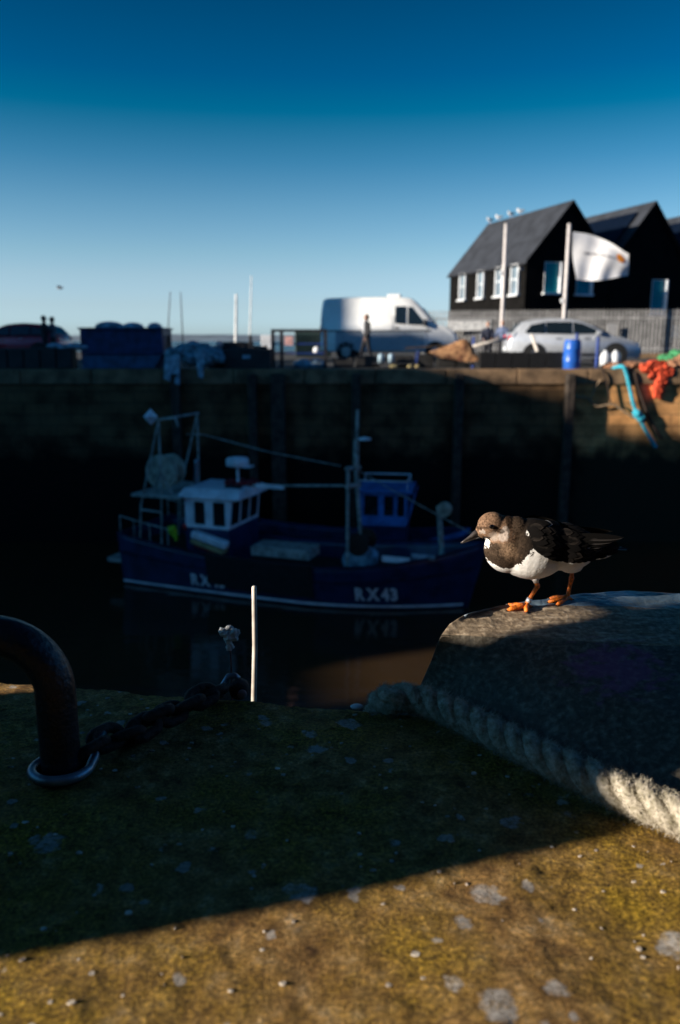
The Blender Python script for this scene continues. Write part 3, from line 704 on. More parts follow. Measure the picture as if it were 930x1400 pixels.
    def finish(name, m, cols, parent):
        o = m.build(name, M['plumage'], parent, smooth=True)
        at = o.data.color_attributes.new('plumage', 'FLOAT_COLOR', 'POINT')
        at.data.foreach_set('color', np.clip(np.c_[np.array(cols), np.ones(len(cols))], 0, 1).astype(np.float32).ravel()); return o
    body = MB(); cols = []
    vs = [v.co.copy() for v in me.vertices]; ns = [v.normal.copy() for v in me.vertices]
    body.v = [tuple(q+n_*.00018*N(q.x, q.y, q.z, 500)) for q, n_ in zip(vs, ns)]; body.f = [tuple(p.vertices) for p in me.polygons]
    cols = [colour(q) for q in vs]
    idx = np.random.choice(len(vs), min(15000, len(vs)), replace=False)
    for i in idx:
        q, n_ = vs[i], ns[i]; px = q.x/UNIT+PX0; py = PY0-q.z/UNIT
        if px < 653: continue
        if py > lim(px)+2.5 and random.random() < .96: continue
        l = .0026 if px < 684 and py < 742 else .0052
        fl = Vector((1, 0, -.25)) if px > 690 or py > 742 else Vector((1, 0, -.35))
        feathers(body, cols, q-n_*.0008, n_, fl+Vector((random.gauss(0,.15), random.gauss(0,.15), random.gauss(0,.15))), l*random.uniform(.7,1.2), l*.5, colour(q)*random.uniform(.86,1.14), random.uniform(.02,.12), n=3)
    finish('body', body, cols, bd)
    # folded wings: rows of overlapping feathers draped on the flank
    for sgn in (-1, 1):
        wm = MB(); wc = []
        def surf(px, py, off):
            o = L(px, py, sgn*80); h = bv.ray_cast(o, Vector((0, -sgn, 0)))
            if h[0] is None:
                h = bv.find_nearest(L(px, py, sgn*8)); return h[0]+Vector((0, sgn*off, 0)), Vector((0, sgn, .15)).normalized()
            return h[0]+h[1]*off, h[1]
        # wing shell
        top = [(708,722),(722,716),(742,717),(764,723),(786,731),(806,738),(826,743),(838,745)]
        bot = [(714,742),(725,751),(738,757),(760,760),(784,760),(804,757),(824,750),(838,747)]
        grid_rows = []
        for k in range(9):
            f = k/8; row = []
            for (ta, tb_), (ba, bb) in zip(top, bot):
                q, n_ = surf(ta+(ba-ta)*f, tb_+(bb-tb_)*f, .0016+.0028*math.sin(PI*min(1, f+.15)))
                if ta > 800: q.y = sgn*max(abs(q.y), .0035+.009*(838-ta)/38)
                row.append(q)
            grid_rows.append(catmull(row, 5))
        wm.grid(grid_rows)
        wc += [np.array((.006,.005,.0045))*(1+.6*N(q[0], q[1], q[2], 300)) for q in wm.v]
        rowsf = [(30, .0, .0135, .011), (26, .18, .016, .012), (24, .36, .018, .012), (22, .55, .018, .012), (20, .76, .017, .011), (18, .93, .014, .010)]
        for cnt, f, l, wd in rowsf:
            for i in range(cnt):
                u = (i+random.random()*.4)/cnt*.86; s = u*7; j = min(int(s), 6); tt = s-j
                tx = top[j][0]+(top[j+1][0]-top[j][0])*tt; ty = top[j][1]+(top[j+1][1]-top[j][1])*tt
                bx_ = bot[j][0]+(bot[j+1][0]-bot[j][0])*tt; by = bot[j][1]+(bot[j+1][1]-bot[j][1])*tt
                q, n_ = surf(tx+(bx_-tx)*f, ty+(by-ty)*f, .0038)
                c0_ = np.array((.0065,.0055,.005))*random.uniform(.6,1.5); ec = None
                if random.random() < .3: ec = np.array((.028,.022,.018))*random.uniform(.5,1.3)
                if random.random() < .03 and f < .5: ec = np.array((.30,.28,.26))
                feathers(wm, wc, q, n_, Vector((1, 0, -.30)), l*random.uniform(.85,1.15), wd, c0_, .025, ec)
        for i in range(9):                                           # long primaries and tertials
            q, n_ = surf(776+i*2.2, 733+i*2.6, .0045)
            tip = L(836-i*3.6, 745+i*1.0, sgn*(5+i*.9)); dv = tip-q
            feathers(wm, wc, q, Vector((.12, sgn*.75, .6)).normalized(), dv, dv.length, .0085, np.array((.008,.007,.006)), .03, np.array((.06,.052,.046)) if i % 2 else None, 7)
        finish('wing', wm, wc, bd)
    tm = MB(); tcv = []
    for i in range(-3, 4):
        q = L(806, 751, i*1.5); tip = L(855-abs(i)*2, 755.5, i*2.6)
        feathers(tm, tcv, q, Vector((.1, 0, 1)).normalized(), tip-q, (tip-q).length, .0085, (.02,.017,.015), .01, (.42,.40,.38) if abs(i) == 3 else None, 7)
    finish('tail', tm, tcv, bd)
    # beak: two mandibles, slightly upturned
    bm_ = MB(); a = L(650.5,727.5); mid = L(639,735.4); b = L(627,742.2)
    bm_.tube([a, a.lerp(mid,.5)+Vector((0,0,.0006)), mid, mid.lerp(b,.6)+Vector((0,0,-.0002)), b], [.0045,.0036,.0026,.0014,.0005], 14)
    bm_.build('beak', M['beak'], bd, smooth=True)
    lm = MB(); a2 = L(652,732); lm.tube([a2, a2.lerp(L(628.5,742.8),.5)+Vector((0,0,-.0004)), L(628.5,742.6)], [.0034,.0021,.0005], 12); lm.build('lower_beak', M['beak'], bd, smooth=True)
    for sgn in (-1, 1):
        h = bv.ray_cast(L(663.2,717.6,sgn*60), Vector((0,-sgn,0)))
        q = h[0] if h[0] else L(663.2,717.6,sgn*14)
        MB().ell(q+Vector((0,sgn*.0004,0)), (.0030,.0021,.0030), 16, 10).build('eye', M['eye'], bd, smooth=True)
    # legs
    def leg(sgn, hip, knee, ankle, toes, ring):
        lg = MB(); yy = sgn*9
        hip, knee, ankle = L(*hip, yy), L(*knee, yy), L(*ankle, yy)
        gz0 = bz(ankle.x, ankle.y)-base.z; ankle.z = gz0+.0062
        lg.tube([hip, hip.lerp(knee,.7), knee+Vector((0,0,.001)), knee, knee.lerp(ankle,.12), knee.lerp(ankle,.5), knee.lerp(ankle,.88), ankle, ankle+Vector((-.001,0,-.003))],
                [.0027,.0028,.0036,.0038,.0031,.0026,.0028,.0037,.0030], 14)
        for dx, dy, w_ in toes:
            e1 = ankle+Vector((dx*.35, dy*.35, 0)); e1.z = ankle.z-.001; e2 = ankle+Vector((dx*.8, dy*.8, 0)); e2.z = bz(e2.x, e2.y)-base.z+w_*.95
            e3 = ankle+Vector((dx, dy, 0)); e3.z = bz(e3.x, e3.y)-base.z+w_*.7
            e1.z = max(e1.z*.5+e2.z*.5+.0006, e2.z)
            lg.tube([ankle, e1, e1.lerp(e2,.5)+Vector((0,0,.0004)), e2, e3], [w_*1.25, w_*1.1, w_*1.2, w_*1.05, w_*.45], 12)
        o = lg.build('leg', M['orangeleg'], bd, smooth=True)
        for dx, dy, w_ in toes:
            e3 = ankle+Vector((dx, dy, 0)); e3.z = bz(e3.x, e3.y)-base.z+.0012; e4 = e3+Vector((dx, dy, 0)).normalized()*.0030; e4.z -= .0004
            MB().tube([e3, e4], [.0011,.0003], 8).build('claw', M['beak'], o, smooth=True)
        if ring:
            a_, b_ = knee.lerp(ankle,.66), knee.lerp(ankle,.86); MB().tube([a_, b_], .0036, 16).build('leg_ring', M['ring'], o, smooth=True)
            MB().tube([hip+Vector((0,0,.006)), hip.lerp(knee,.6)], [.0062,.0034], 14).build('thigh_feathers', M['thigh'], o, smooth=True)
    leg(-1, (725,789), (730,801), (716,824), [(-.027,-.006,.0030), (-.003,-.012,.0030), (-.022,.008,.0026), (.009,.003,.0018)], True)
    leg(1, (783,787), (783,797), (779,824), [(-.028,-.004,.0031), (-.020,-.014,.0029), (-.022,.008,.0026), (.008,.002,.0018)], False)
    return bd
bird()

# ================================================================== FISHING BOATS
class Boat:
    def __init__(s, name, stern, th, Lw, beam, label, lo=.92, st=.38, bo=.60, rake=.38):
        s.O = Vector((stern[0], stern[1], ZW)); s.th = th; s.L = Lw; s.b = beam; s.lo, s.st, s.bo, s.rake = lo, st, bo, rake
        s.r = root(name, s.O, label, 'boat', 'fishing boats moored below the far wall', th)
        s.c, s.s = math.cos(th), math.sin(th)
    def loc(s, px, py, yl=0.0):
        d = Vector(ray(px, py)); nx, ny = -s.s, s.c
        o = Vector((0, 0, CZ))-s.O
        t = (yl-(o.x*nx+o.y*ny))/(d.x*nx+d.y*ny); q = o+d*t
        return Vector((q.x*s.c+q.y*s.s, -q.x*s.s+q.y*s.c, q.z))
    def sheer(s, u): return s.lo+(s.st*((.5-u)/.5)**2 if u < .5 else s.bo*((u-.5)/.5)**2)
    def lz(s, z): return s.L+s.rake*z/1.5
    def hb(s, x, z):
        u = min(1, max(0, x/s.lz(z))); k = min(1, max(0, z/1.2))
        pl = 1-.14*((.55-u)/.55)**2 if u < .55 else 1-((u-.55)/.45)**(1.8+1.1*k)
        return s.b*(.86+.14*k)*max(pl, .0)
    def hull(s, m):
        h = MB(); rows = []; n = 40
        for j in range(11):
            w_ = j/10; right = []; left = []
            for i in range(n+1):
                u = (i/n)**.9 if i else 0; z = -.45+w_*(s.sheer(u)+.45); x = u*s.lz(z)
                b = s.hb(x, z)*(1 if z > 0 else 1-.35*(-z/.45)); right.append((x, -b, z)); left.append((x, b, z))
            rows.append(right+left[::-1])
        h.grid(rows, closed=True); o = h.build('hull', m, s.r, smooth=False)
        sd = o.modifiers.new('thick', 'SOLIDIFY'); sd.thickness = .05; sd.offset = -1
        for p in o.data.polygons: p.use_smooth = True
        return o
    def deck(s, m, drop=.42):
        d = MB(); rows = []
        for i in range(31):
            u = i/30*.97; z = s.sheer(u)-drop; x = u*s.lz(z); b = max(.01, s.hb(x, z)-.04); rows.append([(x, -b, z), (x, 0, z+.03), (x, b, z)])
        d.grid(rows); return d.build('deck', m, s.r)
    def band(s, m, u0, u1, zf, hgt, out, both=True, n=40):
        for sg in ((-1, 1) if both else (-1,)):
            rows = []
            for i in range(n+1):
                u = u0+(u1-u0)*i/n; z = zf(u); x = u*s.lz(z); z2 = z+hgt; x2 = u*s.lz(z2)
                b1, b2 = s.hb(x, z), s.hb(x2, z2)
                rows.append([(x, sg*(b1-.02), z), (x, sg*(b1+out), z), (x2, sg*(b2+out), z2), (x2, sg*(b2-.02), z2)])
            m.grid(rows)
        return m
def letters(b, hull, txt, x0, z0, size, m, stretch=1.0, out=.012):
    x = x0
    for chx in txt:
        v, f = text_mesh(chx, size); wmax = max(q[0] for q in v); wmin = min(q[0] for q in v)
        mm = MB(); n = len(v)
        front = [(x+(q[0]-wmin)*stretch, -(b.hb(x+(q[0]-wmin)*stretch, z0+q[1])+out), z0+q[1]) for q in v]
        back = [(q[0], q[1]+out*.8, q[2]) for q in front]
        mm.v = front+back; mm.f = [tuple(q) for q in f]+[tuple(i+n for i in q[::-1]) for q in f]
        mm.build('letter', m, hull); x += (wmax-wmin)*stretch+size*.06
bt = Boat('fishing_boat', (-4.96, 19.64), R(-19.3), 8.28, 1.32, 'dark blue fishing boat lettered RX43 with a white wheelhouse, moored in shade')
h1 = bt.hull(M['navy']); bt.deck(M['wood'])
bt.band(MB(), .0, .985, lambda u: .05, .055, .012).build('waterline_stripe', M['boatwhite'], h1)
bt.band(MB(), .0, .995, lambda u: bt.sheer(u)*.62, .06, .035).build('rubbing_strake', M['navy2'], h1)
bt.band(MB(), .0, .998, lambda u: bt.sheer(u)-.03, .06, .03).build('gunwale_cap', M['navy2'], h1)
pl = bt.loc(483, 813, -1.2); pr = bt.loc(538, 811, -1.1)
letters(bt, h1, 'RX43', pl.x, .24, .42, M['white'], (pr.x-pl.x)/1.16)
pl2 = bt.loc(258, 801, -1.27)
letters(bt, h1, 'RX43', pl2.x, .22, .37, M['white'], .86)
# black rubber mat over the side
m0 = bt.loc(279, 770, -1.33).x; m1 = bt.loc(426, 780, -1.33).x
mt = MB(); rows = []
for i in range(25):
    x = m0+(m1-m0)*i/24; u = x/bt.L; zt = bt.sheer(u)+.05; zb = .30+.03*N(x*3, 0, 0)-(.08 if i > 4 else 0)
    rows.append([(x, -(bt.hb(x, zt)-.12), zt)]+[(x, -(bt.hb(x, zt+(zb-zt)*k/6)+.055+.01*N(x*4, k, 0)), zt+(zb-zt)*k/6) for k in range(7)])
mt.grid(rows).build('rubber_mat', M['black'], bt.r)
# transom platform grey
MB().box((-.22, 0, .55), (.5, 1.9, .10)).build('stern_platform', M['greypaint'], bt.r)
# wheelhouse
ya = -.80
a = bt.loc(254, 720, ya); b_ = bt.loc(313, 720, ya); zt = bt.loc(283, 682, ya).z; zb = a.z
xa, xb = a.x, b_.x; zd = .5
wh = MB(); wh.box(((xa+xb)/2, 0, (zd+zb)/2), (xb-xa, 1.6, zb-zd)); who = wh.build('wheelhouse', M['navy'], bt.r, bevel=.02)
up = MB()
def frame_panel(m, o, ux, uz, W, Hh, holes, t):
    """a wall with window holes: strips around them; o corner, ux / uz unit vectors, t thickness vector"""
    xs = sorted({0, W} | {h[0] for h in holes} | {h[1] for h in holes}); zs = sorted({0, Hh} | {h[2] for h in holes} | {h[3] for h in holes})
    for i in range(len(xs)-1):
        for j in range(len(zs)-1):
            cx, cz = (xs[i]+xs[i+1])/2, (zs[j]+zs[j+1])/2
            if any(h[0] < cx < h[1] and h[2] < cz < h[3] for h in holes): continue
            q = [o+ux*xs[i]+uz*zs[j], o+ux*xs[i+1]+uz*zs[j], o+ux*xs[i+1]+uz*zs[j+1], o+ux*xs[i]+uz*zs[j+1]]
            m.slab(q, t)
X, Y, Z = Vector((1,0,0)), Vector((0,1,0)), Vector((0,0,1))
Wd = xb-xa; Hh = zt-zb
hs = [(Wd*.21, Wd*.46, Hh*.12, Hh*.88), (Wd*.64, Wd*.92, Hh*.10, Hh*.90)]
frame_panel(up, Vector((xa, -.80, zb)), X, Z, Wd, Hh, hs, Y*.05)
frame_panel(up, Vector((xa, .75, zb)), X, Z, Wd, Hh, hs, Y*.05)
hf = [(.06, .50, Hh*.10, Hh*.90), (.56, 1.0, Hh*.10, Hh*.90), (1.06, 1.5, Hh*.10, Hh*.90)]
fz = (Z+X*.10).normalized()
frame_panel(up, Vector((xb+.001, -.78, zb)), Y, fz, 1.56, Hh*.995, hf, X*-.05)
frame_panel(up, Vector((xa, -.75, zb)), Y, Z, 1.5, Hh, [], X*.05)
upo = up.build('wheelhouse_cabin', M['boatwhite'], bt.r)
for h in hs:
    MB().box((xa+(h[0]+h[1])/2, -.77, zb+(h[2]+h[3])/2), (h[1]-h[0], .012, h[3]-h[2])).build('window', M['glass'], upo)
for h in hf:
    cq = Vector((xb-.02, -.78, zb))+Y*((h[0]+h[1])/2)+fz*((h[2]+h[3])/2); MB().box(cq, (.012, h[1]-h[0], h[3]-h[2]), ry=R(5.7)).build('window', M['glass'], upo)
rf = MB(); ro = .09
top = [(xa-.12,-.9),(xb+.28,-.86),(xb+.34,0),(xb+.28,.86),(xa-.12,.9)]
n5 = len(top)
rf.add([(q[0], q[1], zt+.002) for q in top]+[(q[0], q[1], zt+.05) for q in top]+[(q[0]*.94+(xa+xb)/2*.06, q[1]*.72, zt+.20) for q in top],
       [tuple(range(n5))[::-1]]+[(i, (i+1)%n5, (i+1)%n5+n5, i+n5) for i in range(n5)]+[(i+n5, (i+1)%n5+n5, (i+1)%n5+2*n5, i+2*n5) for i in range(n5)]+[tuple(range(2*n5, 3*n5))])
rfo = rf.build('roof', M['boatwhite'], bt.r, bevel=.012)
hq = bt.loc(315, 669, -.45); MB().box((hq.x, -.42, zt+.16), (.42, .40, .05), rx=R(22)).build('hatch', M['dark'], rfo)
rm_ = blob([('e', (xa+.75+.16*i, .1+.2*(i%2), zt+.25), (.16,.18,.09)) for i in range(5)], .03, 3); link('cloth_bundle', rm_, M['redbundle'], bt.r, True)
# radar on a post
rq = bt.loc(325, 634, 0); rt = bt.loc(325, 622, 0)
rd = MB(); rd.tube([(rq.x, 0, zt+.18), (rq.x, 0, rq.z-.05)], .035, 10); rdo = rd.build('radar_post', M['boatwhite'], bt.r)
MB().lathe([(.20,-.06),(.27,-.04),(.27,.10),(.24,.14),(.12,.16)], (rq.x, 0, rq.z), 24).build('radar_dome', M['boatwhite'], rdo, smooth=True)
MB().box((rq.x+.12, 0, rq.z-.05), (.5, .30, .03)).build('radar_plate', M['boatwhite'], rdo)
# exhaust pipe
xq = bt.loc(268, 666, .2); xt = bt.loc(269, 628, .2)
MB().tube([(xq.x, .2, .6), (xq.x, .2, xq.z), (xt.x, .2, xt.z-.06), (xt.x+.01, .2, xt.z)], [.06,.06,.062,.05], 12).build('exhaust_pipe', M['ringsteel'], bt.r, smooth=True)
# life float slung on the wheelhouse side
fa = bt.loc(264, 733, -.92); fb = bt.loc(311, 750, -.92); mid = (fa+fb)/2; ang = math.atan2(fb.z-fa.z, fb.x-fa.x); Lf = (fb-fa).length
MB().box(mid+Vector((0,0,.07)), (Lf, .24, .17), ry=-ang).build('life_float', M['boatwhite'], bt.r, bevel=.04)
MB().box(mid+Vector((-.04,-.0,-.09)), (Lf*.96, .25, .10), ry=-ang).build('foam_pad', M['flotyel'], bt.r, bevel=.03)
MB().box(mid+Vector((-.03,.0,-.18)), (Lf*.8, .24, .05), ry=-ang).build('red_pad', M['redbundle'], bt.r, bevel=.02)
# stern gantry with A-frame legs
ga = bt.loc(222, 567, -.1)
gt = MB(); gfeet = [bt.loc(193, 690, -.9), bt.loc(221, 690, -.9)]; d1 = bt.loc(190, 738, -.9); d2 = bt.loc(220, 742, -.9)
gapex = [bt.loc(217, 574, -.9), bt.loc(217.5, 574, -.9)]
for sg in (-1, 1):
    for foot, dk in ((gfeet[0], d1), (gfeet[1], d2)):
        gt.tube([(dk.x, sg*.9, .7), (foot.x, sg*.9, foot.z), (gapex[0].x, sg*.9, gapex[0].z)], .024, 8)
gt.tube([(gapex[0].x, -.95, gapex[0].z), (gapex[0].x, .95, gapex[0].z)], .028, 8)
gt.tube([(gfeet[0].x, -.9, gfeet[0].z-.12), (gfeet[1].x+.0, -.9, gfeet[0].z-.15)], .025, 8)
gt.build('gantry', M['greypaint'], bt.r)
pz_ = bt.loc(215, 678, -.9); p0 = bt.loc(183, 678, -.9); p1 = bt.loc(250, 674, -.9)
MB().box(((p0.x+p1.x)/2, 0, pz_.z), (p1.x-p0.x, 2.0, .06)).build('gantry_platform', M['greypaint'], bt.r)
# net drum
dc = bt.loc(222, 645, -.6); rdm = (bt.loc(243, 645, -.6)-dc).length
dr = MB().lathe([(.05,-.26),(rdm,-.26),(rdm,-.20),(.16,-.18),(.16,.18),(rdm*.9,.20),(rdm*.9,.26),(.05,.26)], (dc.x, -.40, dc.z), 32, 'Y'); dro = dr.build('net_drum', M['drum'], bt.r)
MB().tube([(dc.x-.25, -.66, pz_.z+.02), (dc.x, -.66, dc.z), (dc.x+.28, -.66, pz_.z+.02)], .035, 8).build('drum_stand', M['greypaint'], dro)
# radar reflector at the gantry head
rr2 = bt.loc(206, 570, -.9); ocs = .19
ok = MB()
for q in ((1,0,0),(0,1,0),(0,0,1)):
    u1 = Vector((q[1], q[2], q[0])); u2 = Vector((q[2], q[0], q[1])); c_ = Vector((rr2.x, -.9, rr2.z))
    ok.slab([c_+u1*ocs, c_+u2*ocs, c_-u1*ocs, c_-u2*ocs], Vector(q)*.01)
ok.build('radar_reflector', M['boatwhite'], bt.r)
ar = bt.loc(240, 571, -.9); MB().tube([(gapex[0].x, -.9, gapex[0].z), (ar.x, -.9, ar.z), (ar.x+.06, -.9, ar.z-.2)], .03, 8).build('lamp_arm', M['greypaint'], bt.r)
hv = bt.loc(238, 726, -.6); me_ = blob([('e', (hv.x, -.6, hv.z), (.10,.07,.16)), ('e', (hv.x-.12, -.6, hv.z+.02), (.07,.06,.10)), ('e', (hv.x+.07, -.62, hv.z-.14), (.06,.05,.12))], .02, 2); link('yellow_jacket', me_, M['hivis'], bt.r, True)
bq = bt.loc(252.5, 720, -.82); MB().ell((bq.x, -.82, bq.z), (.05,.05,.075)).build('red_float', M['buoyred'], bt.r, smooth=True)
# foremast frame, derrick and stays
fm = MB(); f0 = bt.loc(475, 770, -.4); f1 = bt.loc(476, 640, -.4); g0 = bt.loc(497, 745, .4); g1 = bt.loc(487, 640, .4)
fm.tube([(f0.x, -.4, .45), (f1.x, -.4, f1.z)], .038, 10); fm.tube([(g0.x, .4, .45), (g1.x, .4, g1.z)], .045, 10)
for py in (640, 664):
    q = bt.loc(476, py, -.4); q2 = bt.loc(490, py, .4); fm.tube([(q.x, -.5, q.z), (q2.x, .5, q2.z)], .05, 8)
fm.build('mast_frame', M['greypaint'], bt.r)
ms = MB(); mb_ = bt.loc(487, 640, 0); mt_ = bt.loc(488, 560, 0); lm_ = bt.loc(493, 600, 0)
ms.tube([(mb_.x, 0, mb_.z), (mt_.x, 0, lm_.z)], .06, 10); ms.tube([(mt_.x, 0, lm_.z), (mt_.x+.02, 0, mt_.z)], .035, 10); mso = ms.build('mast_pole', M['greypaint'], bt.r)
MB().lathe([(.03,-.05),(.14,-.04),(.14,.0),(.03,.03)], (lm_.x+.10, 0, lm_.z+.02), 16).build('mast_lamp', M['boatwhite'], mso)
hm0 = bt.loc(345, 664, -.2); hm1 = bt.loc(470, 664, -.2)
bm = MB(); bm.tube([(hm0.x, -.2, hm0.z), (hm1.x, -.2, hm1.z)], .026, 8); bm.build('boom', M['greypaint'], bt.r)
MB().box((hm0.x+.45, -.2, hm0.z+.01), (.7, .10, .09)).build('boom_float', M['boatwhite'], bt.r)
s0_ = bt.loc(278, 594, 0); s1_ = bt.loc(466, 637, 0)
st_ = MB(); st_.tube([(gapex[0].x+.3, -.2, s0_.z+.02), (s0_.x, 0, s0_.z), (s0_.x*.5+s1_.x*.5, 0, s0_.z*.5+s1_.z*.5-.06), (s1_.x, 0, s1_.z)], .014, 6)
s2 = bt.loc(540, 672, 0); s3 = bt.loc(655, 735, 0); st_.tube([(mb_.x+.05, 0, mb_.z-.05), (s2.x, 0, s2.z), (s3.x, 0, s3.z)], .011, 6); st_.build('stays', M['greypaint'], bt.r)
# bow post with roller
w0 = bt.loc(604, 752, .1); w1 = bt.loc(600, 692, .1)
MB().tube([(w0.x, .1, 1.0), (w0.x, .1, w0.z), (w1.x, .1, w1.z)], .06, 10).build('bow_post', M['greypaint'], bt.r)
rl = bt.loc(607, 697, -.05); MB().lathe([(.05,-.08),(.16,-.07),(.13,.0),(.16,.07),(.05,.08)], (rl.x, 0, rl.z), 20, 'Y').build('bow_roller', M['drum'], bt.r)
c0_ = bt.loc(352, 748, -.3); c1_ = bt.loc(430, 748, -.3)
MB().box(((c0_.x+c1_.x)/2, -.3, c0_.z), (c1_.x-c0_.x, .7, .22)).build('sorting_table', M['greypaint'], bt.r, bevel=.01)
q0 = bt.loc(522, 764, -.95); q1 = bt.loc(560, 762, -.95); MB().box(((q0.x+q1.x)/2, -.92, q0.z), (q1.x-q0.x, .05, .12)).build('name_board', M['boatwhite'], bt.r)
q0 = bt.loc(562, 761, -.85); q1 = bt.loc(594, 757, -.85); MB().box(((q0.x+q1.x)/2, -.80, q0.z), (q1.x-q0.x, .05, .10)).build('name_board', M['tarp'], bt.r)
# deck clutter by the mast
wn = bt.loc(495, 735, .1); MB().lathe([(.05,-.35),(.26,-.34),(.26,-.28),(.12,-.27),(.12,.27),(.26,.28),(.26,.34),(.05,.35)], (wn.x, .1, wn.z-.1), 20, 'Y').build('winch', M['rust'], bt.r)
wn2 = bt.loc(482, 700, .3); link('net_pile', blob([('e', (wn2.x+.1*i, .3, .75+.1*(i%3)), (.25,.3,.25)) for i in range(5)], .05, 3), M['tarp'], bt.r, True)
rlm = MB(); zr = bt.sheer(0)
for sg in (-1, 1):
  rlm = MB()
  for x in (.05, .45, .9, 1.4): rlm.tube([(x, sg*(bt.hb(x, zr)-.06), bt.sheer(x/bt.L)-.05), (x, sg*(bt.hb(x, zr)-.06), bt.sheer(x/bt.L)+.42)], .014, 6)
  rlm.tube([(x, sg*(bt.hb(x, zr)-.06), bt.sheer(x/bt.L)+.42) for x in (.05, .45, .9, 1.4)], .016, 6)
  rlm.build('stern_rail', M['greypaint'], bt.r)
# second boat
b2 = Boat('fishing_boat', (-2.4, 21.35), R(-9), 5.6, .98, 'small bright blue fishing boat half hidden behind the larger boat, with a sloping-windowed blue cabin', lo=.62, st=.2, bo=.35, rake=.5)
h2 = b2.hull(M['navy']); b2.deck(M['wood'], .3); b2.band(MB(), .0, .998, lambda u: b2.sheer(u)-.14, .16, .02).build('gunwale', M['blue2'], h2)
y2 = -.65; a = b2.loc(491, 718, y2); b_ = b2.loc(556, 718, y2); t_ = b2.loc(520, 673, y2); W2 = b_.x-a.x; H2 = t_.z-a.z
cb = MB(); hs2 = [(W2*.28, W2*.50, H2*.28, H2*.88), (W2*.60, W2*.72, H2*.28, H2*.88), (W2*.80, W2*.96, H2*.28, H2*.88)]
hs2 = [(W2*.10, W2*.40, H2*.30, H2*.90), (W2*.52, W2*.72, H2*.30, H2*.90), (W2*.80, W2*.95, H2*.30, H2*.90)]
for yy in (-.65, .61): frame_panel(cb, Vector((a.x, yy, a.z)), X, Z, W2, H2, hs2, Y*.04)
frame_panel(cb, Vector((b_.x+.001, -.63, a.z)), Y, (Z+X*.25).normalized(), 1.26, H2, [(.08,.60,H2*.3,H2*.9),(.66,1.18,H2*.3,H2*.9)], X*-.04)
cb.box(((a.x+b_.x)/2+.03, 0, t_.z+.03), (W2+.22, 1.5, .06)); cbo = cb.build('cabin', M['blue2'], b2.r)
tq = MB(); zc2 = t_.z+.06
for sg in (-1, 1): tq.tube([(a.x, sg*.6, zc2), (a.x, sg*.6, zc2+.22), (b_.x, sg*.6, zc2+.22), (b_.x, sg*.6, zc2)], .018, 6); 
tq.tube([(b_.x, -.6, zc2+.22), (b_.x, .6, zc2+.22)], .018, 6); tq.build('roof_rail', M['boatwhite'], cbo)
for h in hs2: MB().box((a.x+(h[0]+h[1])/2, -.62, a.z+(h[2]+h[3])/2), (h[1]-h[0], .012, h[3]-h[2])).build('window', M['glass'], cbo)
MB().box(((a.x+b_.x)/2, 0, (a.z+.35)/2), (W2*.98, 1.22, a.z-.35)).build('cabin_base', M['navy'], b2.r)

# ================================================================== FAR QUAY EDGE
for px, lab in ((628, 'weathered timber fender post on the wall, below the black crates'), (780, 'timber fender post on the wall below the blue barrel'), (487, 'timber fender post on the wall above the boat mast'),
                (345, 'timber fender post on the wall above the radar of the boat'), (380, 'thick dark timber fender post below the steel frame'), (240, 'timber fender post on the wall below the hanging pale sheet')):
    q = P(px, 520, YW-.22); wd = .40 if px == 380 else .24
    m_ = MB(); m_.box((q.x, YW-.235, -3.15), (wd, .28, 5.4)); tag(m_.build('fender_post', M['wood'], bevel=.03), lab, 'fender post', 'fender posts on the far wall')

def quad_px(pts, Y): return [P(x, y, Y) for x, y in pts]
# blue skip with sacks
Y0 = 23.4; a = P(112, 500, Y0); b_ = P(224, 500, Y0); zt = P(112, 450, Y0).z
sk = root('skip', ((a.x+b_.x)/2, Y0, ZQ), 'big dark blue skip heaped with covered sacks on the far quay edge', 'skip')
Wk = b_.x-a.x; hk = zt-ZQ
def skip_shell(m, z0, z1, out):
    p = [(-Wk/2, z0), (-Wk/2, z1), (Wk/2, z1), (Wk/2, max(z0, hk*.42)), (Wk/2-(.30*(hk*.42-z0)/(hk*.42) if z0 < hk*.42 else 0), z0)]
    return m.prism(p, -out, 1.3+out)
skip_shell(MB(), hk*.36, hk, 0).build('upper_body', M['skip'], sk, bevel=.02); skip_shell(MB(), .02, hk*.355, -.04).build('lower_body', M['skiplow'], sk)
MB().box((0, .65, hk+.02), (Wk+.06, 1.44, .05)).build('rim', M['skip'], sk)
sp = [(150, 446, .42, .16), (182, 446, .30, .13), (212, 447, .20, .15), (166, 449, .35, .08)]
link('sacks', blob([('e', P(x, y, Y0+.6)-Vector(((a.x+b_.x)/2, Y0, ZQ+.02)), (rx, .45, rz)) for x, y, rx, rz in sp], .03, 3), M['tarp'], sk, True)
# dark box stack + pale sheet left of skip
for i in range(5):
    x0 = P(4+22*i, 490, 23.6).x; tag(MB().box((x0, 23.6, ZQ+.30), (.44, .5, .58)).build('fish_tub', M['blackbox'], bevel=.03), ['black fish tub at the far left end of the quay row, left of the skip','second black fish tub from the left edge, left of the skip','middle black fish tub of the row left of the skip','black fish tub below the standing couple, left of the skip','black fish tub right against the left end of the blue skip'][i], 'fish tub', 'black fish tubs left of the skip')
q = P(88, 474, 23.5); tag(link('plastic_sheet', blob([('e', (q.x+.25*i, 23.55, ZQ+.62+.03*(i%2)), (.28,.26,.09)) for i in range(-1, 3)], .02, 3), M['tarp'], None, True), 'pale blue plastic sheet lying over the black tubs beside the skip', 'sheet')
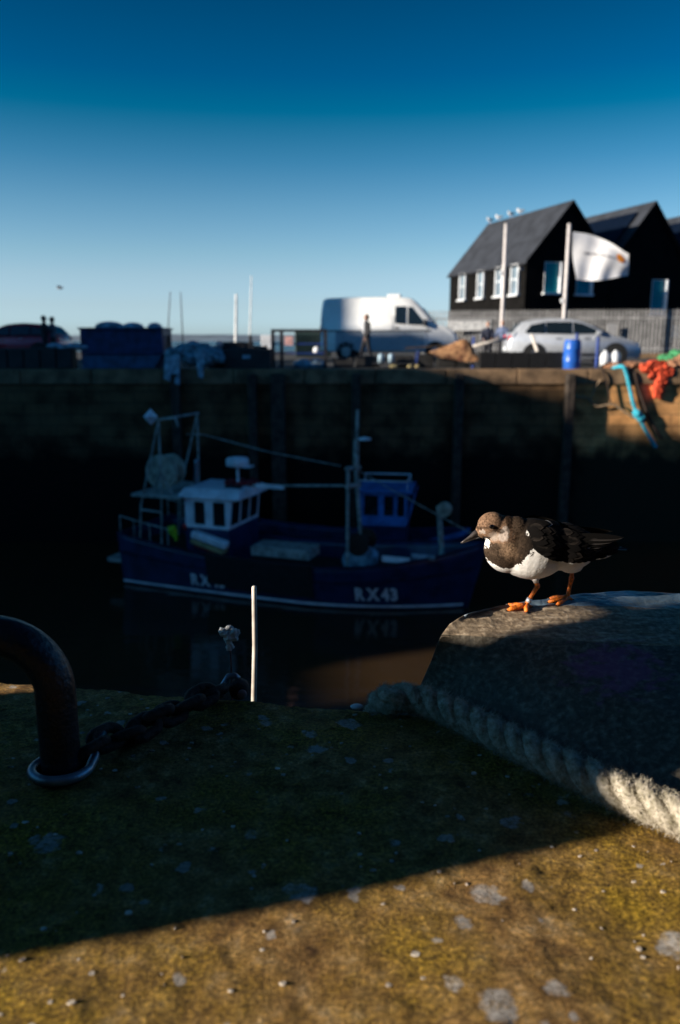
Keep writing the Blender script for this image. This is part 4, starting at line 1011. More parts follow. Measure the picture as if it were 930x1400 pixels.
# tarp / net heap with hanging sheets
hp = []
for px, py, r in ((236,482,.22),(250,478,.25),(264,474,.26),(278,478,.28),(292,482,.26),(300,487,.18),(262,486,.3),(284,488,.28)): 
    q = P(px, py, 23.2); hp.append(('e', (q.x, 23.2, q.z-.05), (r, .35, r*.8)))
me_ = blob(hp, .03, 2)
for v in me_.vertices: v.co += v.normal*(.05*N(v.co.x, v.co.y, v.co.z, 6)+.03*N(v.co.x, v.co.y, v.co.z, 16))
tag(link('net_heap', me_, mat('blue_grey_net', (.20,.32,.38), .9, var=.6, scale=9, bump=1, col2=(.05,.09,.11)), None, True), 'blue grey heap of net and tarpaulin on the quay edge beside the skip', 'net heap')
def hang(pts0, pts1, Yf, name, m, lab, cat, group=None):
    rows = []
    for j in range(13):
        f = j/12; rows.append([])
        for i in range(9):
            g = i/8; a_ = Vector(P(pts0[0][0]+(pts0[1][0]-pts0[0][0])*g, pts0[0][1]+(pts0[1][1]-pts0[0][1])*g, Yf)); b3 = Vector(P(pts1[0][0]+(pts1[1][0]-pts1[0][0])*g, pts1[0][1]+(pts1[1][1]-pts1[0][1])*g, Yf-.12))
            q = a_.lerp(b3, f); q.y += .035*math.sin(g*11+f*2)*f+.02*N(q.x, q.z, 0, 5); rows[-1].append(q)
    o = MB().grid(rows).build(name, m, smooth=True); sd = o.modifiers.new('thick', 'SOLIDIFY'); sd.thickness = .015
    return tag(o, lab, cat, group)
hang([(226,487),(246,484)], [(224,518),(246,527)], 22.55, 'hanging_sheet', M['tarp'], 'ragged pale sheet hanging over the wall edge right of the skip', 'sheet')
hang([(266,482),(281,482)], [(272,516),(277,518)], 22.55, 'hanging_sheet', M['tarp'], 'narrow pale tail of sheet hanging below the net heap', 'sheet')
# dark posts with rail
for px, top, lab in ((232,458,'short dark post standing right of the blue skip'), (343,458,'dark post standing behind the black box left of the white panel')):
    q = P(px, 490, 23.9); tz = P(px, top, 23.9).z; tag(MB().tube([(q.x, 23.9, ZQ), (q.x, 23.9, tz-.03), (q.x, 23.9, tz)], [.05,.05,.035], 10).build('bollard_post', M['dark']), lab, 'post')
# black box with a small label, white panel
q0 = P(306, 490, 23.3); q1 = P(370, 490, 23.3); zt = P(330, 477, 23.3).z
bb = root('gear_bin', ((q0.x+q1.x)/2, 23.3, ZQ), 'long black gear bin with a small pale label on the quay edge', 'bin')
MB().box((0, .3, (zt-ZQ)/2), (q1.x-q0.x, .6, zt-ZQ)).build('body', M['blackbox'], bb, bevel=.03); lq = P(337, 488, 23.28); MB().box((lq.x-(q0.x+q1.x)/2, -.005, lq.z-ZQ), (.22, .01, .10)).build('label_plate', M['tarp'], bb)
for i, (px, py, c_) in enumerate(((300,471,'pinksign'),(318,470,'dark'))):
    q = P(px, py, 23.6)
    if i == 0: tag(MB().ell((q.x, 23.6, q.z), (.10,.10,.10)).build('buoy', M['pinksign'], smooth=True), 'small dull pink buoy on top of the net heap', 'buoy')
q = P(364, 468, 30); h_ = P(364, 458, 30).z
cbn = root('white_cabinet', (q.x, 30, ZQ), 'small white sunlit cabinet standing behind the black bin', 'cabinet'); 
MB().box((0, .2, (h_-ZQ)/2+.2), (P(371,468,30).x-P(357,468,30).x, .4, h_-ZQ-.4)).build('body', M['white'], cbn, bevel=.02); MB().box((0, .2, .2), (.12, .12, .4)).build('leg', M['grey'], cbn)
# dark steel frame with signs
fr = root('steel_gate', (P(372,490,24.2).x, 24.2, ZQ), 'dark steel gate frame with rails and a pink notice left of the white van', 'gate')
def lo_(px, py, Y, base): q = P(px, py, Y); return Vector((q.x-base.x, q.y-base.y, q.z-base.z))
fb_ = Vector((P(372,490,24.2).x, 24.2, ZQ)); m_ = MB()
for px in (373, 385, 445):
    t_ = lo_(px, 450, 24.2, fb_); m_.box((t_.x, 0, t_.z/2), (.10, .10, t_.z))
e0, e1 = lo_(373, 452, 24.2, fb_), lo_(446, 453, 24.2, fb_); m_.box(((e0.x+e1.x)/2, 0, e0.z), (e1.x-e0.x, .08, .08)); m_.build('frame', M['dark'], fr)
m_ = MB()
for py in (470, 483):
    z_ = lo_(400, py, 24.2, fb_).z; m_.box(((e0.x+e1.x)/2, .0, z_), (e1.x-e0.x, .03, .04))
m_.build('rail', M['bluepost'], fr)
pq = lo_(395, 466, 24.15, fb_); MB().box((pq.x, -.06, pq.z), (.24, .02, .26)).build('notice', M['pinksign'], fr)
dg = root('store_container', (P(425,460,34).x, 36.5, ZQ), 'dark green low store container behind the steel frame', 'container')
zc = P(425, 453, 36.5).z-ZQ; wc_ = P(452,460,36.5).x-P(403,460,36.5).x
MB().box((0, .8, zc/2+.05), (wc_, 1.6, zc-.1)).build('body', M['darkgreen'], dg, bevel=.03); m_ = MB()
for i in range(9): m_.box((-wc_/2+wc_*(i+.5)/9, -.02, zc/2), (.05, .05, zc-.3))
m_.build('rib', M['darkgreen'], dg)
q = P(433, 479, 25); tag(MB().ell((q.x, 25, q.z), (.11,.11,.12)).build('buoy', M['white'], smooth=True), 'round white buoy catching the sun left of the van', 'buoy')
for i, px in enumerate((410, 428)):
    q = P(px, 490, 24.6); tag(link('net_heap', blob([('e', (q.x+.1*k, 24.6, ZQ+.1+.04*(k%2)), (.22,.2,.14)) for k in range(3)], .03, 2), M['tarp'], None, True), ['low pale heap of net under the steel frame','low pale heap of net left of the van wheels'][i], 'net heap')

# ================================================================== VEHICLES
def shell(m, prof, w, tuck=.05, roof_z=None, roof_in=0.0):
    """side profile (x,z) swept across the width with rounded shoulders; upper part leans in"""
    cx = sum(p[0] for p in prof)/len(prof); cz = sum(p[1] for p in prof)/len(prof); rows = []
    for y, k in ((-w, .965), (-w+tuck*.4, .988), (-w+tuck, 1), (w-tuck, 1), (w-tuck*.4, .988), (w, .965)):
        r = []
        for x, z in prof:
            yy = y
            if roof_z and z > roof_z: yy = y*(1-roof_in*(z-roof_z))
            r.append((cx+(x-cx)*k, yy, cz+(z-cz)*k))
        rows.append(r)
    m.grid(rows, closed=True); n = len(prof); b0 = len(m.v)-6*n
    m.f += [tuple(b0+i for i in range(n))[::-1], tuple(b0+5*n+i for i in range(n))]
    return m
def smooth_prof(pts, n=4): 
    v = [Vector((a, 0, b)) for a, b in pts]; v.append(v[0]); return [(q.x, q.z) for q in catmull(v, n)][:-1]
def wheel(par, x, y, r, hubm):
    m = MB().lathe([(r*.55,-.10),(r*.93,-.10),(r,-.06),(r,.06),(r*.93,.10),(r*.55,.10)], (x, y, r), 28, 'Y'); o = m.build('wheel', M['tyre'], par)
    hm = MB().lathe([(.02,-.112),(r*.2,-.115),(r*.58,-.104),(r*.60,-.09),(r*.60,.09),(r*.58,.104),(.02,.112)], (x, y, r), 24, 'Y'); hm.build('hub', hubm, o)
def arch(par, x, y, r):
    m = MB(); m.lathe([(.02,-.012),(r,-.012),(r,.012),(.02,.012)], (x, y, .36), 26, 'Y'); m.build('wheel_arch', M['black'], par)
def side_win(par, poly, y, sg, name='side_window', m=None, roof_z=None, roof_in=0):
    q = [(a, sg*(y*(1-roof_in*max(0, b-(roof_z or 9))))-sg*.004, b) for a, b in poly]; MB().slab(q if sg < 0 else q[::-1], (0, sg*.012, 0)).build(name, m or M['glass'], par)
def make_car(name, loc, rz, paint, label, sx=1.0):
    c = root(name, loc, label, 'car', None, rz); w = .86
    prof = smooth_prof([(-2.08,.30),(-2.14,.55),(-2.10,.86),(-2.02,1.02),(-1.72,1.36),(-1.35,1.47),(-.6,1.52),(.1,1.46),(.62,1.25),(1.10,1.0),(1.55,.90),(1.95,.74),(2.12,.55),(2.10,.30),(1.8,.22),(-1.8,.22)], 3)
    b = shell(MB(), prof, w, .12, 1.0, .42).build('body', paint, c, smooth=True)
    wins = [[(-1.62,1.06),(-1.42,1.30),(-.98,1.39),(-.98,1.04)], [(-.93,1.04),(-.93,1.40),(-.12,1.40),(-.12,1.02)], [(-.06,1.02),(-.06,1.395),(.22,1.34),(.60,1.18),(.86,1.03)]]
    for sg in (-1, 1):
        for i, p in enumerate(wins): side_win(c, p, w+.006, sg, roof_z=1.0, roof_in=.42)
        for x in (-1.28, 1.30): arch(c, x, sg*(w-.002), .385)
        m_ = MB(); m_.box((.72, sg*(w+.07), 1.05), (.16, .14, .12)); m_.build('door_mirror', paint, c, bevel=.03)
        for hx in (-.55, .35): MB().box((hx, sg*(w+.012), .88), (.16, .03, .03)).build('door_handle', M['hub'], c)
        MB().ell((-2.00, sg*.66, .86), (.12,.20,.16)).build('tail_light', M['redlamp'], c, smooth=True)
        MB().ell((1.93, sg*.62, .66), (.17,.19,.09)).build('headlight', M['clear'], c, smooth=True)
        MB().box((.0, sg*(w+.005), .36), (2.0, .02, .09)).build('sill_trim', M['dark'], c)
    for x in (-1.28, 1.30):
        for sg in (-1, 1): wheel(c, x, sg*(w-.075), .31, M['hub'])
    MB().slab([(.60,-.60,1.285),(.60,.60,1.285),(1.10,.70,1.025),(1.10,-.70,1.025)], (.012,0,.02)).build('windscreen', M['glass'], c)
    MB().slab([(-1.70,-.55,1.375),(-1.98,-.64,1.06),(-1.98,.64,1.06),(-1.70,.55,1.375)], (-.015,0,.012)).build('rear_window', M['glass'], c)
    MB().box((2.10, 0, .42), (.06, 1.2, .16)).build('grille', M['dark'], c); MB().box((-2.13, 0, .55), (.03, .52, .11)).build('number_plate', M['boatwhite'], c)
    return c
ca = P(777, 497, 27.2)
make_car('parked_car', (ca.x, 27.2, ZQ), R(-4), M['silver'], 'silver hatchback car parked on the far quay in front of the fence')
cr = P(36, 480, 34.5)
make_car('parked_car', (cr.x-.35, 34.5, ZQ), R(180-3), M['redcar'], 'dark red hatchback car in shade at the far left of the quay')
# van
vq = P(533, 490, 34); vn = root('white_van', (vq.x+.05, 34.6, ZQ), 'white panel van with a small roof vent parked on the far quay', 'van', None, R(-9)); vw = .98
prof = smooth_prof([(-2.82,.42),(-2.86,.9),(-2.84,1.8),(-2.74,2.44),(-2.4,2.53),(-1.0,2.56),(.4,2.55),(.95,2.48),(1.35,2.12),(1.88,1.52),(2.35,1.36),(2.72,1.12),(2.86,.8),(2.84,.42),(2.4,.34),(-2.5,.34)], 3)
shell(MB(), prof, vw, .14, 1.4, .09).build('body', M['vanwhite'], vn, smooth=True)
for sg in (-1, 1):
    side_win(vn, [(.28,1.50),(.28,2.18),(.72,2.18),(.72,1.47)], vw+.006, sg, roof_z=1.4, roof_in=.09); side_win(vn, [(.80,1.46),(.80,2.17),(.98,2.14),(1.52,1.48),(1.50,1.42)], vw+.006, sg, roof_z=1.4, roof_in=.09)
    MB().box((1.50, sg*(vw+.13), 1.52), (.12, .22, .26)).build('wing_mirror', M['dark'], vn, bevel=.03)
    MB().box((-.4, sg*(vw+.010), 1.20), (4.3, .03, .05)).build('side_trim', M['dark'], vn); MB().slab([(-2.2,sg*(vw-.002),.42),(1.5,sg*(vw-.002),.42),(1.5,sg*(vw-.002),1.17),(-2.2,sg*(vw-.002),1.17)] if sg < 0 else [(1.5,sg*(vw-.002),.42),(-2.2,sg*(vw-.002),.42),(-2.2,sg*(vw-.002),1.17),(1.5,sg*(vw-.002),1.17)], (0,sg*.012,0)).build('lower_side_panel', M['vanlow'], vn); MB().box((.34, sg*(vw+.012), 1.32), (.18, .03, .05)).build('door_handle', M['dark'], vn)
    for x in (.17, 1.60): MB().box((x, sg*(vw+.002), 1.15), (.014, .012, 1.3)).build('door_seam', M['dark'], vn)
    for x in (-1.75, 1.95): arch(vn, x, sg*(vw-.002), .42); wheel(vn, x, sg*(vw-.09), .35, M['grey'])
    MB().ell((2.62, sg*.72, .98), (.18,.18,.13)).build('headlight', M['clear'], vn, smooth=True); MB().box((-2.84, sg*.84, 1.2), (.05, .14, .4)).build('tail_light', M['redlamp'], vn)
MB().slab([(1.40,-.72,2.10),(1.40,.72,2.10),(1.90,.82,1.55),(1.90,-.82,1.55)], (.02,0,.02)).build('windscreen', M['glass'], vn)
MB().box((.15, 0, 2.63), (.55, .5, .16)).build('roof_vent', M['vanwhite'], vn, bevel=.04); MB().box((2.84, 0, .5), (.08, 1.7, .22)).build('bumper', M['dark'], vn)

# ================================================================== PEOPLE (far away on the quay)
def person(loc, rz, label, h, coat, legs, stride=0, arms='down', hairm=None, walk=0, shirt=None):
    p = root('person', loc, label, 'person', None, rz); k = h/1.75
    hip, sh_ = .90*k, 1.43*k
    def V(x, y, z): return Vector((x*k, y*k, z*k))
    kn = [V(.10, .02+stride*.5, .48), V(-.10, .02-stride*.35, .48)]; an = [V(.10, stride*.9, .08), V(-.10, -stride*.9, .08)]
    el = [V(.27, -.05-stride*.3, 1.14), V(-.27, -.05+stride*.3, 1.14)]; ha = [V(.27, .08-stride*.4, .90), V(-.27, .08+stride*.4, .90)]
    if arms == 'hug': el = [V(.24,.12,1.2), V(-.24,.12,1.2)]; ha = [V(.10,.30,1.22), V(-.10,.30,1.25)]
    if arms == 'lean': el = [V(.25,.10,1.15), V(-.25,.10,1.15)]; ha = [V(.16,.28,1.08), V(-.16,.28,1.08)]
    body = []
    for i, s in enumerate((1, -1)):
        body += [('c', V(.09*s, 0, .90), kn[i], .085*k, .058*k), ('c', kn[i], an[i], .056*k, .040*k), ('c', an[i]+V(0,-.03,-.03), an[i]+V(0,.16,-.045), .042*k, .032*k),
                 ('c', V(.18*s, 0, 1.41), el[i], .055*k, .042*k), ('c', el[i], ha[i], .040*k, .028*k), ('e', ha[i]+V(0,.01,-.05), (.022*k,.035*k,.05*k))]
    body += [('e', V(0,0,.96), (.165*k,.11*k,.15*k)), ('e', V(0,0,1.15), (.15*k,.10*k,.20*k)), ('e', V(0,.0,1.33), (.19*k,.12*k,.17*k)), ('c', V(0,0,1.42), V(0,.015,1.56), .055*k, .05*k),
             ('e', V(0,.02,1.655), (.074*k,.092*k,.112*k)), ('e', V(0,.110,1.645), (.012*k,.02*k,.022*k)), ('e', V(.076,.01,1.65), (.012*k,.02*k,.03*k)), ('e', V(-.076,.01,1.65), (.012*k,.02*k,.03*k))]
    me = blob(body, .016, 3); b = link('body', me, M['skin'], p, True)
    fg = MB()
    for i, s in enumerate((1, -1)):
        for q in range(4): fg.tube([ha[i]+V(.006*s,.03-.018*q,-.08), ha[i]+V(.004*s,.032-.018*q,-.115), ha[i]+V(-.008*s,.03-.018*q,-.135+.006*abs(q-1))], [.009*k,.008*k,.006*k], 6)
        fg.tube([ha[i]+V(0,.035,-.04), ha[i]+V(-.01*s,.06,-.075), ha[i]+V(-.012*s,.058,-.095)], [.010*k,.009*k,.006*k], 6)
    n0 = len(me.vertices); mm = MB(); mm.v = [tuple(v.co) for v in me.vertices]; mm.f = [tuple(f.vertices) for f in me.polygons]; mm.add(fg.v, fg.f)
    me2 = bpy.data.meshes.new('body'); me2.from_pydata(mm.v, [], mm.f); me2.update(); me2.materials.append(M['skin']); b.data = me2
    me2.polygons.foreach_set('use_smooth', [True]*len(me2.polygons))
    co_ = [('e', V(0,0,1.02), (.185*k,.135*k,.20*k)), ('e', V(0,0,1.17), (.175*k,.125*k,.22*k)), ('e', V(0,0,1.33), (.215*k,.14*k,.175*k)), ('c', V(0,0,1.42), V(0,.01,1.50), .085*k, .07*k)]
    for i, s in enumerate((1, -1)): co_ += [('c', V(.18*s, 0, 1.41), el[i], .078*k, .062*k), ('c', el[i], el[i].lerp(ha[i], .88), .060*k, .048*k)]
    link('coat', blob(co_, .018, 3), coat, p, True)
    tr = [('e', V(0,0,.93), (.175*k,.125*k,.13*k))]
    for i, s in enumerate((1, -1)): tr += [('c', V(.09*s, 0, .90), kn[i], .100*k, .075*k), ('c', kn[i], an[i], .074*k, .062*k)]
    link('trousers', blob(tr, .018, 3), legs, p, True)
    sm = []
    for i in range(2): sm += [('c', an[i]+V(0,-.04,-.035), an[i]+V(0,.17,-.05), .050*k, .040*k)]
    link('shoes', blob(sm, .014, 2), M['black'], p, True)
    link('hair', blob([('e', V(0,-.008,1.68), (.084*k,.096*k,.10*k)), ('e', V(0,-.045,1.64), (.078*k,.06*k,.09*k))], .014, 2), hairm or M['hair'], p, True)
    m_ = MB()
    for s in (1, -1): m_.ell(V(.028*s,.102,1.665), (.010*k,.006*k,.007*k), 8, 6)
    m_.build('eyes', M['eye'], p)
    MB().ell(V(0,.103,1.602), (.022*k,.006*k,.005*k), 8, 6).build('mouth', M['redbundle'], p)
    if shirt: link('shirt', blob([('e', V(0,.115,1.36), (.075*k,.05*k,.13*k)), ('e', V(0,.115,1.20), (.06*k,.045*k,.16*k))], .014, 2), shirt, p, True)
    return p
q = P(501, 490, 31.5); person((q.x, 31.5, ZQ), R(112), 'person in an open dark coat over a pale shirt striding past the white van', 1.78, M['coatdark'], M['trousers'], .22, shirt=M['shirt'])
q = P(63, 480, 32.5); person((q.x, 32.5, ZQ), R(-80), 'dark-dressed person facing a companion in front of the red car', 1.76, M['coatdark'], M['trousers'], 0, 'hug')
q = P(73, 480, 32.5); person((q.x, 32.6, ZQ), R(95), 'person in a grey coat close against a darker-dressed companion by red car', 1.72, M['coatgrey'], M['trousers'], 0, 'hug')
q = P(666, 490, 31); person((q.x, 31, ZQ-.12), R(170), 'person in a bulky navy jacket standing by the fence behind the black crates', 1.62, M['coat'], M['trousers'], 0, 'lean')
q = P(686, 490, 31.6); person((q.x, 31.6, ZQ-.12), R(150), 'fair-haired person in a faded blue coat standing behind the silver car', 1.68, M['coatpink'], M['trousers'], 0, 'lean', mat('fair_hair', (.36,.24,.17), .7))

# ================================================================== QUAY CLUTTER RIGHT
for i, (px, Y0_) in enumerate(((528, 24.6), (560, 24.8), (597, 24.2))): pass
hq_ = P(530, 495, 24.6)
for i, (px, py0, py1) in enumerate(((521, 480, 491), (535, 480, 491))):
    a = P(px, py1, 24.4); t_ = P(px, py0, 24.4); wb = root('white_bottle', (a.x, 24.4, ZQ), ['white plastic drum on the low trolley, the left of two below the van','white plastic drum on the low trolley, the right of two below the van'][i], 'plastic drum', 'white drums below the van')
    MB().lathe([(.05,.15),(.085,.16),(.09,.20),(.09,.36),(.06,.41),(.03,.43)], (0,0,0), 16).build('body', M['tarp'], wb, smooth=True); MB().lathe([(.03,.428),(.03,.46),(.01,.465)], (0,0,0), 12).build('cap', M['black'], wb)
tr0 = P(528, 495, 24.4); tl = root('flat_trolley', (tr0.x+.25, 24.4, ZQ), 'low dark flat trolley on the quay carrying two white drums', 'trolley')
MB().box((0, 0, .13), (1.3, .6, .04)).build('platform', M['dark'], tl)
for sx in (-.5, .5):
    for sy in (-.22, .22): MB().lathe([(.02,-.03),(.055,-.03),(.055,.03),(.02,.03)], (sx, sy, .055), 14, 'Y').build('wheel', M['tyre'], tl)
MB().tube([(.64, -.25, .13), (.70, -.25, .50), (.70, .25, .50), (.64, .25, .13)], .018, 8).build('handle', M['bluepost'], tl)
for i, (px, py) in enumerate(((539, 494), (561, 496), (571, 496))):
    a = P(px, py, 23.6); tag(MB().ell((a.x, 23.6, ZQ+.07), (.09 if i else .15, .08, .055)).build('net_float', M['flotyel'], smooth=True), ['long pale float lying below the white drums on the quay edge','pale round float, the left of a pair on the quay below the van','pale round float, the right of a pair on the quay below the van'][i], 'float', 'floats on the quay edge')
for i, px in enumerate((470, 500, 548, 578, 610, 634)):
    a = P(px, 495, 24.9); hh = [.28,.35,.36,.40,.30,.32][i]; tag(MB().box((a.x, 24.9, ZQ+hh/2), (.62, .5, hh)).build('fish_or_shade_box', M['blackbox'], bevel=.02), ['black fish box under the rear of the van','black fish box at the feet of the striding person','black fish box right of the white drums','black fish box left of the brown net','black fish box under the left of the brown net','black fish box under the right of the brown net'][i], 'fish box', 'black fish boxes below the van')
tb_ = [P(555, 476, 24.3), P(612, 472, 24.3)]
tag(MB().box(((tb_[0]+tb_[1])/2), ((tb_[1]-tb_[0]).x, .12, .05), ry=R(-4)).build('plank', M['wood']), 'bare wooden plank lying across the boxes left of the brown net', 'plank')
def heap(name, pts, Y, m, lab, cat, depth=.4, vox=.03, rough=.05):
    bl = [('e', Vector(P(px, py, Y)), (rx*Y/F, depth, rz*Y/F)) for px, py, rx, rz in pts]; me = blob(bl, vox, 2)
    for v in me.vertices: v.co += v.normal*(rough*1.3*N(v.co.x, v.co.y, v.co.z, 4)+rough*1.1*N(v.co.x, v.co.y, v.co.z, 11)+rough*.7*N(v.co.x, v.co.y, v.co.z, 25))
    return tag(link(name, me, m, None, True), lab, cat)
def wedge(name, top, bot, Y, bulge, m, lab, cat):
    tp = catmull([P(x, y, Y) for x, y in top], 6); bt_ = catmull([P(x, y, Y) for x, y in bot], 6); front = []; back = []
    for k in range(13):
        f = k/12; fr_ = []; bk_ = []
        for a_, b3 in zip(tp, bt_):
            q = a_.lerp(b3, f); d_ = .06*N(q.x*2.2, q.z*5, 1)+.03*N(q.x*7, q.z*12, 4); fr_.append(q+Vector((.5*d_, -bulge*f+d_*1.5, d_*.7))); bk_.append(q+Vector((0, bulge*f+.05, d_*.5)))
        front.append(fr_); back.append(bk_)
    return tag(MB().grid(back[::-1]+front).build(name, m, smooth=True), lab, cat)
wedge('net_heap', [(586,481.5),(598,477.5),(612,472.5),(625,466.5),(634,463),(642,466.5),(649,478)], [(586,484),(598,487),(612,490),(625,493),(634,494),(642,494),(650,493)], 23.9, .45, M['net'], 'orange brown folded heap of fishing net in front of the van bonnet', 'net heap')
# blue posts with white pole rail
for px, top, lab in ((647, 460, 'blue post by the brown net pile'), (787, 455, 'blue post just behind the blue barrel'), (816, 460, 'blue post beside the front wheel of the silver car')):
    Yp = 24.6; a = P(px, 495, Yp); z_ = P(px, top, Yp).z; tag(MB().tube([(a.x, Yp, ZQ), (a.x, Yp, z_-.02), (a.x, Yp, z_)], [.05,.05,.03], 10).build('rail_post', M['bluepost']), lab, 'post', 'blue quay posts')
a, b_ = P(638, 476, 24.3), P(694, 462, 24.3); tag(MB().tube([a, a.lerp(b_, .5), b_], [.045,.05,.045], 10).build('spar', M['whitepole'], smooth=True), 'pale wooden spar leaning from the net pile towards the car', 'spar')
a, b_ = P(727, 458, 24.6), P(735, 481, 24.3); tag(MB().tube([a, b_], .05, 8).build('oar_shaft', M['whitepole']), 'short pale stick leaning on the black crates in front of the car', 'stick')
a = P(645, 494, 23.7); tag(MB().ell((a.x, 23.7, a.z), (.09,.09,.10)).build('net_float', M['sign'], smooth=True), 'pale round float at the foot of the blue post by the net', 'float', 'floats on the quay edge')
# black crates row
for i in range(5):
    x0 = P(655+23*i, 500, 23.3).x; x1 = P(655+23*i+22, 500, 23.3).x; zt = P(700, 481, 23.3).z-ZQ
    cr_ = root('black_crate', ((x0+x1)/2, 23.3, ZQ), ['leftmost black slatted crate of the row, beside the brown net','second black slatted crate of the row from the net','middle black slatted crate of the row in front of the silver car','fourth black slatted crate of the row, next but one to the blue barrel','black slatted crate nearest the blue barrel'][i], 'crate', 'black slatted crates by the car')
    m_ = MB(); w_ = (x1-x0); m_.box((0, .25, zt/2), (w_-.05, .44, zt-.02)); m_.build('box', M['blackbox'], cr_)
    m_ = MB()
    for k in range(6): m_.box((-w_/2+w_*(k+.5)/6, .0, zt/2+.01*((k*7+i)%3)), (w_/6*.55, .05, zt-.02))
    m_.build('slats', M['black'], cr_); MB().box((0, .0, zt-.04), (w_, .075, .05)).build('rim', M['blackbox'], cr_)
# lobster pots behind the net heap
def pot(loc, rz, label):
    p = root('lobster_pot', loc, label, 'lobster pot', 'dark lobster pots on the quay', rz); m_ = MB()
    for x in (-.3, 0, .3): m_.tube([(x, .24*math.cos(PI*k/10), .06+.30*math.sin(PI*k/10)) for k in range(11)], .014, 6)
    m_.box((0, 0, .035), (.66, .50, .05)); m_.build('frame', M['dark'], p)
    n_ = MB(); n_.grid([[(x, .225*math.cos(PI*k/10), .06+.285*math.sin(PI*k/10)) for k in range(11)] for x in (-.29, 0, .29)]); n_.build('netting', M['black'], p); return p
for i, px in enumerate((296, 314, 333, 350)):
    q = P(px, 480, 24.6); pot((q.x, 24.6+.3*(i%2), ZQ+(.42 if i in (1, 2) else .30)), R(8*i-10), ['dark lobster pot right behind the blue grey net heap','dark lobster pot above the left end of the black gear bin','dark lobster pot by the post behind the black gear bin','dark lobster pot left of the white cabinet'][i])
for i, px in enumerate((300, 322, 345)):
    q = P(px, 480, 24.6); tag(MB().box((q.x, 24.75, ZQ+(.15 if i != 1 else .205)), (.95 if i == 1 else .62, .6, .29 if i != 1 else .40)).build('pallet_box', M['blackbox'], bevel=.02), ['low black box under the pot behind the net heap','wide black box under the middle pots behind the gear bin','low black box under the pot left of the white cabinet'][i], 'box', 'black boxes under the pots')
# blue barrel
a = P(781, 507, 23.15); zt = P(781, 466, 23.15).z-ZQ; rbr = (P(793,490,23.15).x-P(770,490,23.15).x)/2
br = root('blue_barrel', (a.x, 23.15, ZQ), 'bright blue plastic barrel standing on the sunlit quay edge', 'barrel')
MB().lathe([(rbr*.9,0),(rbr*.96,.03),(rbr,.25*zt),(rbr*1.03,.28*zt),(rbr*1.03,.31*zt),(rbr,.34*zt),(rbr,.68*zt),(rbr*1.03,.70*zt),(rbr*1.03,.73*zt),(rbr,.76*zt),(rbr*.95,.95*zt),(rbr*.86,zt)], n=32).build('body', M['bluebarrel'], br, smooth=True)
MB().lathe([(rbr*.9,zt-.001),(rbr*.9,zt+.03),(rbr*.8,zt+.035)], n=32).build('lid', M['bluebarrel'], br)
# white cans by the car wheel
for i, px in enumerate((827, 841)):
    a = P(px, 495, 24.3); z_ = P(px, 481, 24.3).z; c_ = root('white_can', (a.x, 24.3, ZQ), ['left of two plump white plastic cans in front of the car wheel','right of two plump white plastic cans in front of the car wheel'][i], 'can', 'white cans by the car')
    hz = z_-ZQ; MB().lathe([(.10,0),(.14,.02),(.145,hz*.7),(.10,hz*.92),(.05,hz)], n=20).build('body', M['white'], c_, smooth=True); MB().lathe([(.045,hz-.002),(.045,hz+.04),(.02,hz+.045)], n=14).build('cap', M['boatwhite'], c_)
# nets at right edge
heap('net_heap', [(884,503,10,6),(896,500,12,8),(906,505,8,12),(903,522,6,16),(902,535,4,10),(915,508,8,7),(890,512,3,8),(897,530,3,14),(908,520,4,10)], 22.70, M['orange'], 'bright orange net hanging over the sunlit wall edge', 'net heap', .07, .02, .05)
heap('net_heap', [(915,490,14,5),(928,486,12,8),(940,488,16,10)], 24.2, M['green'], 'green net heap behind the orange net at right', 'net heap')
heap('net_heap', [(918,502,10,10),(930,500,12,14),(945,505,14,14),(870,499,20,4),(840,501,18,4)], 23.3, M['brownnet'], 'tan heap of net and rope along the sunlit wall top', 'net heap')
# ropes hanging on the wall
def rope_px(name, pts, Y, r, m, lab, cat='rope'):
    pth = catmull([P(px, py, Y-dy) for px, py, dy in pts], 8); return tag(MB().tube(pth, r, 8).build(name, m, smooth=True), lab, cat)
rope_px('hanging_rope', [(838,503,-.3),(852,501,0),(857,512,.02),(861,530,.02),(866,552,.02),(872,568,.02),(877,577,.02),(885,592,.02),(897,612,.02)], 22.68, .055, M['cyan'], 'thick bright cyan rope bundle hanging down the sunlit wall')
heap('rope_knot', [(871,566,6,6),(876,572,6,5)], 22.60, M['cyan'], 'cyan tangle of twine on the hanging rope', 'twine', .1, .02, .03)
rope_px('hanging_rope', [(860,502,-.3),(868,510,.0),(872,528,.0),(879,548,.0),(884,562,.0),(892,580,.0),(905,600,.0)], 22.70, .045, M['rust'], 'dark brown rope hanging down the wall beside the cyan rope')
rope_px('hanging_rope', [(776,541,.1),(790,543,.12),(803,544,.12),(811,552,.1),(818,556,.1),(834,553,.1),(842,554,.1),(850,560,.1),(866,572,.1)], 22.76, .030, M['tanrope'], 'tan rope slung sideways across the wall below the barrel')
rope_px('hanging_rope', [(822,500,-.2),(825,508,.1),(830,524,.1),(833,540,.1),(836,553,.1)], 22.76, .022, M['rust'], 'thin dark cord hanging from the wall top to the tan rope')
rope_px('hanging_rope', [(822,518,.1),(814,530,.1),(808,545,.1)], 22.76, .022, M['tanrope'], 'short tan rope tail sloping down left of the thin dark cord')

